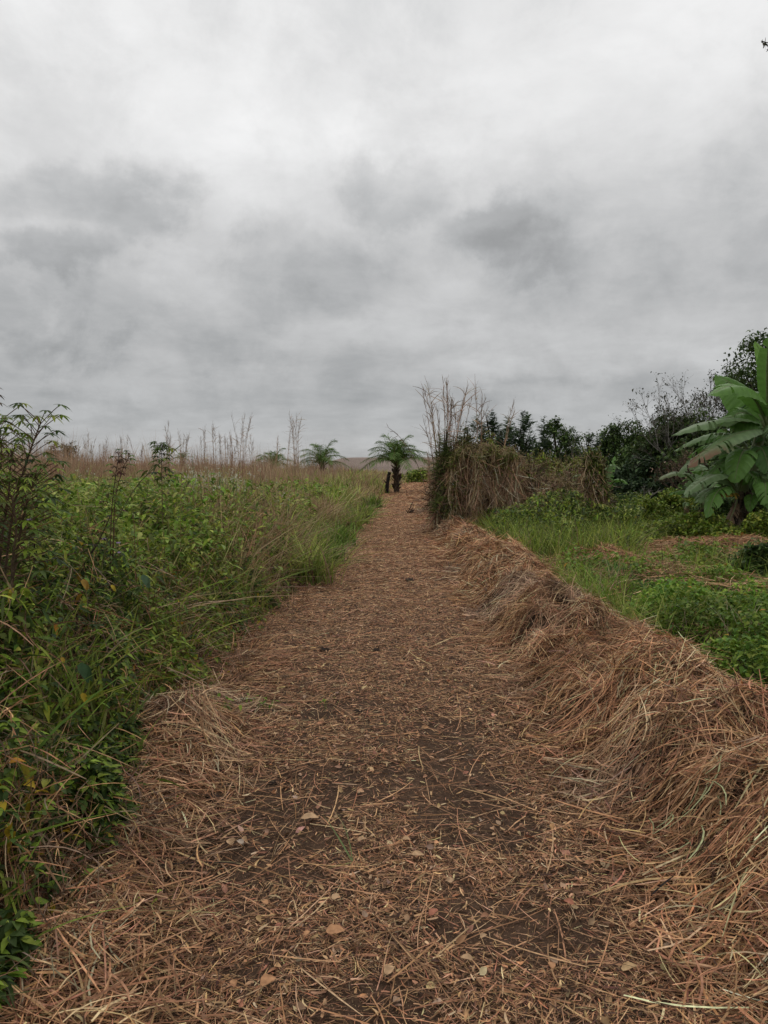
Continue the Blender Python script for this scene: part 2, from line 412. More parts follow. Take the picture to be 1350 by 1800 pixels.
def windrow(name, f, lo, hi, y0, y1, nsingle, nbundle, label, xs, ys, down=0.0, bigy=22, lenf=1.0):
    mb = MB(); g = lambda x, y: ground(x, y) + f(x, y)
    V, q = grid_mesh(xs, ys, lambda X, Y: g(X, Y) - .015)
    mb.add(V, q, np.array([.055, .034, .022]))  # dark core under the straws; shade between them is put into its colour
    s2 = lambda x, y: ground(x, y) + np.maximum(0, f(x, y))
    n = int(nsingle * 1.3); x, y = fr_sample(n, y0, y1, lo, hi, 1.6)
    gx, gy = grad(s2, x, y, .08); keep = U(0, 1, n) > .62 * sstep(.35, 1.0, np.hypot(gx, gy)); x, y = x[keep], y[keep]; keep = U(0, 1, len(x)) < sstep(-.028, .06, f(x, y)) + .22; x, y = x[keep], y[keep]; n = len(x); sc = np.maximum(1, y / 6.5) ** .85  # straws thinned on steep faces so the core's painted shade shows
    th = fbm(x, y, .35, 2, 201) * 16 + NR(1.2, n)
    lay(mb, x, y, th, np.clip(np.exp(NR(.5, n)) * .15 * lenf, .04, .5) * np.sqrt(sc), U(.002, .0075, n) * sc, regional(x, y, pal(ST, n, .3, STW)), s2, .10, 0, .35, 4)
    # combed bundles
    nb = nbundle; bx, by = fr_sample(nb, y0, y1, lo, hi, 1.5)
    keep = U(0, 1, nb) < sstep(-.02, .08, f(bx, by)) + .04; bx, by = bx[keep], by[keep]; nb = len(bx)
    th = fbm(bx, by, .5, 2, 207) * 12 + NR(1.1, nb)
    # on the face towards the track many hang downslope
    gx, gy = grad(s2, bx, by, .1); steep = sstep(.35, .8, np.hypot(gx, gy)) * (U(0, 1, nb) < .45)
    dth = np.arctan2(-gy, -gx) + NR(.35, nb); th = np.where(steep > .5, dth, th)
    per = 15; bcol = pal(STG, nb, .18)
    x = np.repeat(bx, per); y = np.repeat(by, per); thr = np.repeat(th, per) + NR(.24, nb * per)
    sp = np.repeat(U(.03, .10, nb), per) * np.repeat(np.maximum(1, by / 9), per)
    a = NR(1, nb * per) * sp; b = NR(.09, nb * per)
    x = x - np.sin(thr) * a + np.cos(thr) * b; y = y + np.cos(thr) * a + np.sin(thr) * b
    n = len(x); sc = np.maximum(1, y / 6.5) ** .85
    col = np.clip(np.repeat(bcol, per, 0) * (1 + NR(.28, (n, 1))), .01, .8); col = regional(x, y, col)
    Ln = np.repeat(U(.13, .38, nb), per) * U(.6, 1.2, n) * lenf; z = s2(x, y) + U(0, .12, n)
    gx, gy = grad(s2, x, y, .1); d = np.stack([np.cos(thr), np.sin(thr), gx * np.cos(thr) + gy * np.sin(thr) + NR(.15, n) + .05], -1)
    cur = np.repeat(NR(.35, nb), per) + NR(.08, n); s_ = np.stack([-np.sin(thr), np.cos(thr), 0 * thr], -1)
    bend = s_ * (cur * Ln)[:, None]; bend[:, 2] -= .18 * Ln
    p = np.stack([x, y, z], -1) - unit(d) * (Ln * .5)[:, None]
    ribbons(mb, p, d, Ln, U(.003, .0075, n) * sc, col, k=4, bend=bend, side=np.stack([-np.sin(thr), np.cos(thr), NR(.5, n)], -1))
    # loose ends sticking up out of the heap
    n = nsingle // 9; x, y = fr_sample(n, y0, y1, lo, hi, 1.5); th = U(0, 6.28, n); keep = f(x, y) > .06; x, y, th = x[keep], y[keep], th[keep]; n = len(x)
    d = np.stack([np.cos(th), np.sin(th), U(.1, 1.1, n)], -1); Ln = U(.12, .34, n)
    bend = np.stack([np.cos(th) * .25, np.sin(th) * .25, -.55 + 0 * th], -1) * Ln[:, None]
    sc = np.maximum(1, y / 7)
    ribbons(mb, np.stack([x, y, s2(x, y)], -1), d, Ln, U(.002, .0055, n) * sc, pal(STG, n, .2), k=4, bend=bend)
    return tag(mb.build(name, M_straw), label, 'straw', kind='stuff')
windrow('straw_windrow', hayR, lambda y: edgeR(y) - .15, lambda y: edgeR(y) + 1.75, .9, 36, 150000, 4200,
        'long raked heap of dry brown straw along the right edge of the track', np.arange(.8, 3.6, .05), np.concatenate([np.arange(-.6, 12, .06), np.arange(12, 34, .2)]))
windrow('straw_drift', hayL, lambda y: edgeL(y) - .9, lambda y: edgeL(y) + .62, 1.7, 6.5, 24000, 420,
        'low drift of loose straw at the foot of the green weeds on the left', np.arange(-3.0, -.55, .05), np.arange(.8, 6.2, .06))

# ------------------------------------------------------------------ vegetation palettes
G_MID = [(.165, .245, .030), (.23, .31, .042), (.10, .16, .024), (.31, .36, .06), (.14, .18, .045)]
G_DARK = [(.05, .085, .022), (.068, .11, .026), (.085, .13, .032), (.036, .06, .018)]
G_GRASS = [(.28, .34, .07), (.38, .41, .11), (.20, .27, .06), (.48, .43, .18), (.34, .28, .13)]
G_BRIGHT = [(.14, .25, .03), (.19, .30, .038), (.09, .18, .024), (.26, .34, .05)]
YEL = [(.45, .32, .03), (.40, .22, .03), (.30, .30, .05)]
DEAD = [(.26, .17, .11), (.18, .11, .07), (.35, .25, .17), (.12, .075, .05)]
PINK = [(.44, .28, .185), (.36, .215, .14), (.54, .38, .25), (.28, .165, .11), (.42, .32, .20)]

def leaves(mb, p, nrm_tilt, Ln, wd, col, prof='heart', k=4, fold=.18, down=.25, az=None):
    n = len(p); az = U(0, 6.28, n) if az is None else az
    el = NR(nrm_tilt, n) - down * .5
    d = np.stack([np.cos(az) * np.cos(el), np.sin(az) * np.cos(el), np.sin(el)], -1)
    side = np.stack([-np.sin(az), np.cos(az), NR(.35, n)], -1)
    bend = np.zeros((n, 3)); bend[:, 2] = -down * Ln
    ribbons(mb, p, d, Ln, wd, col, k=k, bend=bend, side=side, prof=prof, fold=fold)

def blades(mb, p, Ln, wd, col, lean=.35, droop=.5, k=4, az=None, tip=None):
    n = len(p); az = U(0, 6.28, n) if az is None else az
    l_ = np.abs(NR(lean, n)) + .05
    h = np.stack([np.cos(az), np.sin(az), 0 * az], -1)
    d = h * l_[:, None] + np.array([0, 0, 1.0])
    bend = (h * (.5 + l_)[:, None] - np.array([0, 0, .6])) * (droop * U(.3, 1.2, n) * Ln)[:, None]
    side = np.stack([-np.sin(az), np.cos(az), NR(.2, n)], -1) + NR(.35, (n, 3))
    ribbons(mb, p, d, Ln, wd, col, k=k, bend=bend, side=side, prof='grass', tipcol=tip)

def HL(x, y):   # canopy height of the weeds on the left bank
    d = edgeL(y) + .02 + .36 * sstep(5.0, 2.8, y) + .22 * (fbm(x, y, .45, 2, 305) - .45) - x
    H = np.interp(y, [0, 2.2, 3.5, 6, 9, 13, 18, 30, 60], [.55, .80, 1.02, 1.02, .95, .88, .80, .66, .6])
    r = sstep(-.10, .60, d) ** 1.3 * (1 - .45 * sstep(.58, .70, fbm(x, y, .42, 2, 307)) * sstep(12, 8, y))
    return r * H * (.50 + .55 * fbm(x, y, 1.3, 2, 301) + .45 * fbm(x, y, .35, 2, 303))

# ---- near weeds on the left bank: leaves of several kinds
def weeds_left():
    lo = lambda y: -1.6 - .62 * y; hi = lambda y: edgeL(y) + .2
    green = MB(); dry = MB()
    n = 185000; x, y = fr_sample(n, 1.4, 13, lo, hi, 1.7); H = HL(x, y); g0 = ground(x, y)
    patch = fbm(x, y, .6, 3, 311); keep = U(0, 1, n) < sstep(.34, .50, patch) * .92 + .08
    keep &= U(0, 1, n) < np.interp(y, [0, 6, 9, 13], [1, .8, .4, .15]) ; keep &= H > .04
    x, y, H, g0, patch = (v[keep] for v in (x, y, H, g0, patch)); n = len(x)
    z = g0 + H * U(0, 1, n) ** .45
    sp = fbm(x, y, .5, 2, 317) + NR(.04, n)
    sc = np.maximum(1, y / 6) ** .8
    A = sp < .45; B = (sp >= .45) & (sp < .57); D = sp >= .57
    pp = np.stack([x, y, z], -1)
    def sel(m): return pp[m], sc[m], int(m.sum())
    p, s, m = sel(A); leaves(green, p, .45, np.repeat(1.0, m) * np.exp(NR(.35, m)) * .05 * s, U(.018, .042, m) * s, pal(G_MID, m, .28), 'heart')
    p, s, m = sel(B); leaves(green, p, .5, np.exp(NR(.3, m)) * .075 * s, U(.012, .026, m) * s, pal(G_MID + G_DARK, m, .2), 'lance')
    p, s, m = sel(D); m3 = m * 3
    az = np.repeat(U(0, 6.28, m), 3) + np.tile([-.9, 0, .9], m)
    leaves(green, np.repeat(p, 3, 0)[:m3], .3, np.repeat(U(.03, .06, m) * s, 3), np.repeat(U(.016, .03, m) * s, 3), pal(G_DARK + G_MID[:2], m3, .18), 'leaf', az=az)
    # a few yellowed leaves
    n = 1800; x, y = fr_sample(n, 2, 11, lo, hi, 1.7); H = HL(x, y)
    leaves(green, np.stack([x, y, ground(x, y) + H * U(.3, 1, n)], -1), .6, U(.03, .08, n), U(.015, .04, n), pal(YEL, n, .2), 'leaf', down=.5)
    # twining stems
    n = 9000; x, y = fr_sample(n, 1.9, 13, lo, hi, 1.7); H = HL(x, y); z = ground(x, y) + H * U(0, .85, n)
    ribbons(dry, np.stack([x, y, z], -1), np.stack([NR(1, n), NR(1, n), NR(.8, n)], -1), U(.10, .32, n), U(.0015, .0035, n) * np.maximum(1, y / 6),
            pal([(.10, .11, .04), (.16, .10, .06), (.07, .05, .03)], n, .25), k=4, bend=NR(.12, (n, 3)))
    # dead straw and stems hanging in the face of the bank
    n = 90000; x, y = fr_sample(n, 1.9, 17, lo, lambda y: hi(y) + .1, 1.6); H = HL(x, y); pm = fbm(x, y, .7, 3, 323)
    keep = U(0, 1, n) < sstep(.40, .54, pm) * .94 + .10; x, y, H = x[keep], y[keep], H[keep]; n = len(x)
    z = ground(x, y) + H * U(.1, 1.0, n); sc = np.maximum(1, y / 6) ** .8
    ribbons(dry, np.stack([x, y, z], -1), np.stack([NR(.8, n) + .1, NR(.8, n), NR(.8, n) - .1], -1), U(.07, .26, n), U(.0025, .006, n) * sc,
            pal(DEAD + ST[:3], n, .25), k=4, bend=np.stack([NR(.06, n), NR(.06, n), -U(-.02, .12, n)], -1))
    # broad grass blades between them
    n = 9000; x, y = fr_sample(n, 2.2, 15, lo, hi, 1.6); H = HL(x, y); pm = fbm(x, y, .6, 2, 331)
    keep = (U(0, 1, n) < sstep(.40, .62, pm) + .05) & (H > .15); x, y, H = x[keep], y[keep], H[keep]; n = len(x); sc = np.maximum(1, y / 7)
    blades(green, np.stack([x, y, ground(x, y) + H * .35], -1), U(.35, .8, n) * (.4 + H * .7), U(.008, .02, n) * sc, pal(G_MID + G_GRASS[:3], n, .2), .35, .55, 5)
    # ground thatch so that no bare earth shows between the stems
    tag(green.build('weeds', M_leaf), 'tangled green broadleaf weeds and creepers on the left bank', 'weeds', kind='stuff')
    tag(dry.build('dead_stems', M_straw), 'dead brown stems and straw caught among the weeds on the left bank', 'dead stems', kind='stuff')
weeds_left()

# ---- the open field: grass tufts
def field_left():
    mb = MB()
    lo = lambda y: -1.5 - .66 * y; hi = lambda y: edgeL(y) - .12
    n = 26000; x, y = fr_sample(n, 6.5, 75, lo, hi, 1.1)
    keep = U(0, 1, n) < np.interp(y, [6.5, 10, 16], [.10, .35, .85]); x, y = x[keep], y[keep]
    H = HL(x, y) / .75 * (.35 + 1.15 * fbm(x, y, .9, 2, 345)); keep = H > .08; x, y, H = x[keep], y[keep], H[keep]; nc = len(x); per = 14
    tone = .6 * fbm(x, y, 2.2, 3, 341) + .4 * U(0, 1, nc); dry = sstep(.44, .54, fbm(x, y, 2.2, 3, 347)) * 1.0
    base = pal(G_GRASS[:4], nc, .15) * (.45 + 1.25 * tone)[:, None]
    isd = U(0, 1, nc) < .08 + dry * .8; base[isd] = pal([(.40, .26, .15), (.46, .34, .19), (.28, .20, .11)], int(isd.sum()), .15)
    xx = np.repeat(x, per) + NR(.07, nc * per) * np.repeat(np.maximum(1, y / 10), per); yy = np.repeat(y, per) + NR(.08, nc * per) * np.repeat(np.maximum(1, y / 10), per)
    n = len(xx); col = np.clip(np.repeat(base, per, 0) * (1 + NR(.2, (n, 1))), .005, .7)
    sc = np.maximum(1, yy / 9)
    Hh = np.repeat(H * U(.75, 1.25, nc), per) * U(.65, 1.15, n)
    az = U(0, 6.28, n)
    blades(mb, np.stack([xx, yy, ground(xx, yy)], -1), Hh, U(.010, .022, n) * sc ** .85, col, .30, .50, 4, az)
    tag(mb.build('field_grass', M_grass), 'tall green and yellowing grass covering the field left of the track', 'grass', kind='stuff')
    # leafy weeds mixed into the field
    mb = MB(); n = 90000; x, y = fr_sample(n, 6, 30, lo, hi, 1.5); pm = fbm(x, y, 2.6, 3, 353)
    keep = (U(0, 1, n) < sstep(.40, .58, pm) * np.interp(y, [7, 14, 26], [1, .8, .3])) & (HL(x, y) > .2); x, y = x[keep], y[keep]; n = len(x); H = HL(x, y) * 1.22; sc = np.maximum(1, y / 8) ** .75
    leaves(mb, np.stack([x, y, ground(x, y) + H * U(.45, 1.05, n)], -1), .4, U(.06, .12, n) * sc, U(.025, .055, n) * sc, pal(G_MID + G_BRIGHT[:2] + G_GRASS[:2], n, .25), 'lance', k=3)
    # thin brown seed stalks standing above
    n = 3200; x, y = fr_sample(n, 5, 40, lo, hi, 1.3); H = HL(x, y)
    keep = H > .3; x, y, H = x[keep], y[keep], H[keep]; n = len(x)
    blades(mb, np.stack([x, y, ground(x, y) + H * .3], -1), H * U(.8, 1.35, n), U(.006, .010, n) * np.maximum(1, y / 8), pal([(.12, .07, .04), (.20, .12, .07), (.25, .2, .1)], n, .2), .15, .12, 3)
    tag(mb.build('field_weeds', M_leaf), 'leafy green weeds with thin brown stalks in the field', 'weeds', kind='stuff')
    # white flower heads
    mb = MB(); n = 420
    cx = U(-9.5, -3.0, n); cy = U(11, 20, n); keep = fbm(cx, cy, 1.6, 2, 359) > .40; cx, cy = cx[keep], cy[keep]; n = len(cx)
    cx = np.where(U(0, 1, n) < .8, -.245 * cy + NR(.55, n), cx)
    cz = ground(cx, cy) + HL(cx, cy) * 1.30 + U(.0, .28, n)
    m = 7; pp = np.repeat(np.stack([cx, cy, cz], -1), m, 0) + NR(.022, (n * m, 3))
    leaves(mb, pp, .8, U(.02, .035, n * m), U(.014, .028, n * m), pal([(.62, .60, .50), (.5, .5, .36)], n * m, .08), 'leaf', k=2, fold=.1)
    ribbons(mb, np.stack([cx, cy, cz - .35], -1), np.tile([0, 0, 1.0], (n, 1)) + NR(.05, (n, 3)), .35, .008, pal([(.10, .16, .05)], n, .1), k=2)
    tag(mb.build('white_flowers', M_petal), 'clusters of small white flower heads above the weeds in the field', 'flowers', kind='stuff')
field_left()

# ---- band of dead pink-brown grass along the back of the field
def dry_band():
    mb = MB(); n = 5200
    y = U(27, 62, n); x = -1.9 - U(0, 1, n) * (.66 * y) ; keep = x < pathc(y) - 1.9; x, y = x[keep], y[keep]
    dens = fbm(x, y, 3.5, 3, 361); keep = (U(0, 1, len(x)) < sstep(.26, .55, dens) + .12); x, y = x[keep], y[keep]; nc = len(x)
    per = 20; Hc = (.35 + 1.95 * fbm(x, y, 1.5, 3, 367)) * (1 + .22 * sstep(-6, -18, x)); Hc = Hc * np.interp(x, [-3.5, -2], [1, .55]) * np.where(U(0, 1, nc) < .12, U(1.1, 1.7, nc), U(.55, 1.05, nc))
    xx = np.repeat(x, per) + NR(.15, nc * per); yy = np.repeat(y, per) + NR(.15, nc * per); n = len(xx)
    base = np.repeat(pal(PINK, nc, .12), per, 0) * (1 + NR(.15, (n, 1)))
    blades(mb, np.stack([xx, yy, ground(xx, yy)], -1), np.repeat(Hc, per) * U(.6, 1.2, n), U(.012, .026, n), np.clip(base, .01, .6), .14, .22, 3)
    tag(mb.build('dry_grass_band', M_dry), 'band of dead pinkish brown grass along the back of the field', 'dry grass', kind='stuff')
dry_band()

# ---- right-hand ground cover
def HR(x, y):
    return (.04 + .30 * fbm(x, y, 1.5, 3, 401) + .16 * fbm(x, y, .4, 2, 403)) * sstep(0, .5, x - edgeR(y) - 1.35) * np.interp(y, [0, 8, 12, 16, 30], [.8, 1.0, 1.2, 1.3, 1.5]) * (.35 + 1.0 * sstep(.38, .62, fbm(x, y, .8, 2, 407))) * (1 - .45 * np.exp(-((x - 8.2) ** 2 / 1.2 + (y - 15.6) ** 2 / 4.0)))
def cover_right():
    mb = MB(); lo = lambda y: edgeR(y) + 1.30; hi = lambda y: 4.0 + .62 * y
    n = 280000; x, y = fr_sample(n, 1.6, 36, lo, hi, 1.55); pm = fbm(x, y, 1.6, 3, 411)
    bald = np.exp(-(((x - 6.6) / 1.8) ** 2 + ((y - 14.2) / 1.1) ** 2)) + .8 * np.exp(-(((x - 3.6) / .6) ** 2 + ((y - 12.2) / 1.0) ** 2))
    keep = U(0, 1, n) < (sstep(.28, .45, pm) * .85 + .2) * (1 - .9 * np.clip(bald * 1.3, 0, 1)); x, y = x[keep], y[keep]; n = len(x)
    H = HR(x, y); sc = np.maximum(1, y / 7) ** .8; tone = .45 + 1.1 * fbm(x, y, 1.0, 3, 419)
    z = ground(x, y) + H * U(0, 1, n) ** .4
    near = sstep(16, 9, y)[:, None]
    col = (pal(G_BRIGHT, n, .2) * near + pal(G_MID, n, .2) * (1 - near)) * tone[:, None]
    leaves(mb, np.stack([x, y, z], -1), .4, U(.035, .07, n) * sc, U(.022, .045, n) * sc, np.clip(col, .005, .5), 'heart', k=3)
    n = 500; x, y = fr_sample(n, 4.5, 22, lo, hi, 1.4)
    leaves(mb, np.stack([x, y, ground(x, y) + HR(x, y)], -1), .5, .06 * np.maximum(1, y / 8), .035 * np.maximum(1, y / 8), pal(YEL + [(.3, .35, .05)], n, .2), 'leaf', k=3)
    tag(mb.build('creeping_ground_cover', M_leaf), 'bright green creeping plants covering the ground right of the straw heap', 'ground cover', kind='stuff')
    # grass blades through it and behind the windrow
    mb = MB(); n = 4200; x, y = fr_sample(n, 6, 36, lambda y: edgeR(y) + 1.2, hi, 1.25); pm = fbm(x, y, 1.2, 3, 431)
    keep = U(0, 1, n) < sstep(.47, .62, pm) + .10 + .5 * np.exp(-((x - 3.4) / 1.0) ** 2) * sstep(9, 13, y); x, y = x[keep], y[keep]; nc = len(x); per = 14
    xx = np.repeat(x, per) + NR(.08, nc * per); yy = np.repeat(y, per) + NR(.08, nc * per); n = len(xx)
    base = pal(G_GRASS[:3] + G_BRIGHT[:2], nc, .2); dr = U(0, 1, nc) < .18; base[dr] = pal(DEAD, int(dr.sum()), .2)
    blades(mb, np.stack([xx, yy, ground(xx, yy)], -1), np.repeat(U(.3, .75, nc), per) * U(.6, 1.1, n), U(.006, .012, n) * np.maximum(1, yy / 9), np.clip(np.repeat(base, per, 0) * (1 + NR(.15, (n, 1))), .005, .5), .35, .6, 4)
    tag(mb.build('bank_grass', M_grass), 'green grass blades growing behind the straw heap on the right', 'grass', kind='stuff')
    # dried out patch
    mb = MB(); n = 44000; x = np.concatenate([6.6 + NR(1.5, n // 4), 3.7 + NR(.6, n // 8), U(2.8, 12, n - n // 4 - n // 8)]); y = np.concatenate([14.2 + NR(.8, n // 4), 12.3 + NR(.8, n // 8), U(6.5, 24, n - n // 4 - n // 8)]); keep = (np.arange(n) < n // 4 + n // 8) | (U(0, 1, n) < sstep(.52, .66, fbm(x, y, 1.2, 3, 449))); x, y = x[keep], y[keep]; n = len(x)
    f = lambda x, y: ground(x, y) + .10 + .32 * np.exp(-(((x - 6.6) / 1.6) ** 2 + ((y - 14.2) / .9) ** 2)) * fbm(x, y, .5, 2, 441) + .30 * fbm(x, y, .3, 2, 445) * np.exp(-(((x - 3.6) / .55) ** 2 + ((y - 12.3) / .7) ** 2))
    lay(mb, x, y, U(0, 6.28, n), U(.15, .45, n), U(.006, .012, n), pal(ST, n, .2, STW), f, .10, 0, .3, 3)
    tag(mb.build('dried_vine_mat', M_straw), 'flattened brown patch of dried vines amid the green ground cover', 'dried vines', kind='stuff')
cover_right()

# ================================================================== things
def on_ground(px, Y):
    x = P(px, 800, Y)[0]; return np.array([x, Y, float(ground(x, Y))])

# ------------------------------------------------------------------ oil palms
def palm(base, th, tr, nf, fl, label, seed, dead=1, spread=1.0, group=None, upright=0):
    global rng; rng = np.random.default_rng(seed)
    base = np.array(base, float); root = thing('oil_palm', base, label, 'palm', group)
    top = np.array([NR(.03), 0, th]); mb = MB()
    n = 9; pts = [top * i / (n - 1) for i in range(n)]
    tube(mb, pts, tr * np.linspace(1.05, .8, n), (.07, .05, .035), 10, .10)
    m = int(60 * max(.3, th)); a = U(0, 6.28, m); zz = U(.05, 1.05, m) * th     # old leaf bases
    d = np.stack([np.cos(a), np.sin(a), U(.8, 1.6, m)], -1)
    ribbons(mb, np.stack([np.cos(a) * tr * .8, np.sin(a) * tr * .8, zz], -1), d, tr * 1.5, tr * .55, pal([(.09, .06, .04), (.05, .04, .03), (.14, .1, .07)], m, .2), k=2)
    mb.build('trunk', M_bark, root)
    for i in range(nf):
        mb = MB(); az = i * 2.39996 + NR(.15); q = (i + .5) / nf; el = math.radians(86 - 50 * q ** .9 * spread) + NR(.06)
        isd = i >= nf - dead; ln = fl * U(.85, 1.1) * (1 if not isd else .8)
        if isd: el = math.radians(-25)
        h = np.array([math.cos(az), math.sin(az), 0]); d0 = h * math.cos(el) + np.array([0, 0, math.sin(el)])
        droop = ln * (.12 + .62 * math.cos(el)) ; A = top + d0 * tr * .4; rch = ln * (.34 + .74 * q) * (.8 + .2 * spread); B = A + h * rch * .32 + np.array([0, 0, ln * (.72 - .34 * q)]); Cc = A + h * rch + np.array([0, 0, ln * (.70 - .86 * q * (.6 + .4 * spread))])
        if isd: B = A + h * ln * .35; Cc = A + h * ln * .45 - np.array([0, 0, ln * .5])
        pts = curve(A, B, Cc, 14); rc = (.16, .17, .06) if not isd else (.2, .13, .07)
        tube(mb, pts, np.linspace(.028, .006, 14) * fl / 1.8, rc, 4)
        t = unit(np.gradient(pts, axis=0)); nl = 58; tt = np.linspace(.14, 1, nl); idx = tt * 13; i0 = np.minimum(12, idx.astype(int)); fr = (idx - i0)[:, None]
        pp = pts[i0] * (1 - fr) + pts[i0 + 1] * fr; tg = unit(t[i0] * (1 - fr) + t[i0 + 1] * fr); s_ = unit(np.cross(tg, [0, 0, 1.0]) + 1e-6)
        for sg in (-1, 1):
            up = np.cross(s_, tg); dd = s_ * sg + tg * (.75 + .6 * tt[:, None] ** 2) + up * NR(.35, (nl, 1)) + up * .1
            ll = fl * .25 * np.sin(np.pi * (.18 + .74 * tt)) * U(.85, 1.1, nl)
            col = pal([(.085, .16, .035), (.12, .21, .045), (.16, .24, .065)], nl, .15) if not isd else pal(DEAD, nl, .15)
            bend = np.tile([0, 0, -1.0], (nl, 1)) * (ll * U(.15, .5, nl))[:, None]
            ribbons(mb, pp, dd, ll, fl * .013, col, k=3, bend=bend, side=np.cross(dd, up) + NR(.3, (nl, 3)), prof='lance')
        mb.build('frond', M_tree, root)
    rng = np.random.default_rng(seed + 1)
    return root
b = on_ground(697, 45); b[2] = ground(b[0], 45)
palm(P(697, 864, 42), 1.4, .16, 24, 2.45, 'oil palm with a short dark trunk standing at the far end of the straw track', 11, 0)
palm(P(566, 822, 50) - np.array([0, 0, .40]), .40, .15, 16, 2.4, 'fresh green oil palm rising from the dead grass between reed column and track', 12, 1, spread=1.25)
palm(P(479, 822, 55) - np.array([0, 0, .40]), .30, .15, 16, 2.2, 'dark oil palm half sunk in the dead grass beside the tall bare reeds', 13, 1, spread=1.35)
palm(P(320, 822, 62) - np.array([0, 0, .2]), .7, .14, 14, 1.2, 'small brownish palm top barely showing over the dead grass of the field', 14, 2)

# ------------------------------------------------------------------ trees
def tree(base, H, R, label, seed, kind='round', trunk_r=None, cols=G_DARK, crown0=.25, group=None, nl=5200, ls=.11, name=None, squash=1.0, lean=0):
    """tapered trunk with limbs; crown of leaf sprays around limb ends"""
    global rng; rng = np.random.default_rng(seed)
    base = np.array(base, float); root = thing(name or 'broadleaf_tree', base, label, 'tree', group)
    tr = trunk_r or H * .025; mb = MB(); top = np.array([lean, 0, H * .72])
    tube(mb, curve((0, 0, -.2), (NR(.05) * H, NR(.04) * H, H * .4), top, 9), np.linspace(tr, tr * .35, 9), (.085, .07, .055), 8, .06)
    nb = 34; ends = []
    for i in range(nb):
        q = U(crown0, 1.0); az = i * 2.4 + NR(.3); a = top * min(1, q * .95)
        if kind == 'spire': rr = R * (1.05 - .9 * q) * U(.6, 1.05); ez = H * (q * .93 + .03) + rr * .2
        elif kind == 'multi': rr = R * U(.25, 1.0); ez = H * (q * .80 + .12 * U(0, 1))
        else: rr = R * math.sin(math.pi * min(.97, max(.10, (q - crown0) / (1.02 - crown0) * .8 + .16))) * U(.55, 1.05); ez = H * q * .96
        e = np.array([math.cos(az) * rr + lean * q, math.sin(az) * rr, ez])
        tube(mb, curve(a, (a + e) / 2 + np.array([0, 0, .12 * rr]), e, 5), np.linspace(tr * .4, tr * .08, 5), (.085, .07, .055), 5)
        ends.append(e)
    if kind == 'multi':
        for _ in range(5):
            az = U(0, 6.28); rr = R * U(.1, .65); ends += [np.array([math.cos(az) * rr, math.sin(az) * rr, H * zq]) for zq in (.86, .93, 1.0)]
            e = ends[-1]; tube(mb, curve(top * .9, (top + e) / 2, e, 5), np.linspace(tr * .3, tr * .06, 5), (.085, .07, .055), 5)
    mb.build('trunk', M_bark, root)
    ends = np.array(ends); mb = MB(); m = len(ends)
    # sprays: sub-clumps about each limb end
    sub = 7; cl = np.repeat(ends, sub, 0) + rng.normal(size=(m * sub, 3)) * np.array([.18, .18, .13 * squash]) * R
    per = max(4, nl // len(cl)); tone = np.repeat(U(.65, 1.45, len(cl)), per)[:, None]
    pp = np.repeat(cl, per, 0) + rng.normal(size=(len(cl) * per, 3)) * np.array([.085, .085, .06]) * R
    n = len(pp); col = np.clip(pal(cols, n, .18) * tone, .004, .4)
    if kind == 'spire':
        mb = MB(); ns_ = 38
        for i in range(ns_):
            q = 1 - (i / ns_) ** .8; az0 = i * 2.4; rr0 = 0 if i < 1 else R * (1.05 - .55 * q) * U(.3, 1.0); hs = H * U(.16, .24); zt = H * (1 if i < 1 else min(.97, crown0 + .15 + (.84 - crown0) * q + U(-.06, .06)))
            ax = np.array([math.cos(az0) * rr0, math.sin(az0) * rr0, 0]); m_ = max(12, nl // ns_ // 5); t_ = U(0, 1, m_) ** .9; az = U(0, 6.28, m_)
            p_ = ax + np.stack([NR(.02, m_), NR(.02, m_), zt - hs * (1 - t_)], -1); Lc = (.14 + .34 * (1 - t_)) * U(.8, 1.2, m_) * ls * 9
            col_ = np.clip(pal(cols, m_, .15) * U(.7, 1.4), .004, .4); d_ = np.stack([np.cos(az), np.sin(az), U(.1, 1.0, m_)], -1)
            nk = 5   # leaflets along each compound leaf
            for a_ in range(nk):
                f_ = (a_ + .6) / nk; pc = p_ + unit(d_) * (Lc * f_)[:, None] + np.array([0, 0, -1.0]) * (Lc * .3 * f_ * f_)[:, None]
                s2_ = np.stack([-np.sin(az), np.cos(az), 0 * az], -1); wl = (Lc * .50 * (1 - .55 * abs(f_ - .45) * 2))
                ribbons(mb, pc - s2_ * (wl * .5)[:, None], s2_ + np.stack([np.cos(az) * .1, np.sin(az) * .1, -.1 + 0 * az], -1), wl, Lc * .11, col_, k=2, prof='leaf', side=d_ + NR(.2, (m_, 3)))
    elif kind == 'multi':   # feathery compound leaves reaching upwards
        az = U(0, 6.28, n); d = np.stack([np.cos(az), np.sin(az), NR(.5, n) + .15], -1)
        ribbons(mb, pp, d, U(1.4, 2.8, n) * ls, U(.45, .75, n) * ls, col, k=2, bend=np.stack([0 * az, 0 * az, -ls * U(.3, 1.1, n)], -1), prof='lance')
    else: leaves(mb, pp, .6, U(.8, 1.5, n) * ls, U(.6, 1.0, n) * ls, col, 'leaf', k=2)
    mb.build('crown', M_tree, root)
    return root
def T(px, pyb, pyt, Y, wpx, **k):
    """tree whose foot is under px at depth Y, top seen at row pyt, crown width wpx"""
    b = on_ground(px, Y); H = P(px, pyt, Y)[2] - b[2]
    return tree(b, H, wpx / F * Y / 2, **k)
DK = [(.060, .10, .030), (.085, .135, .038), (.042, .068, .024), (.11, .16, .045)]
DB = [(.055, .092, .042), (.08, .122, .05), (.04, .065, .034)]
OL = [(.065, .085, .028), (.045, .070, .025), (.085, .10, .035)]
T(862, 0, 722, 27, 140, label='dark feathery tree with a pointed top directly behind the middle of the thicket', seed=21, kind='spire', cols=DB, ls=.115, nl=15000, crown0=.25)
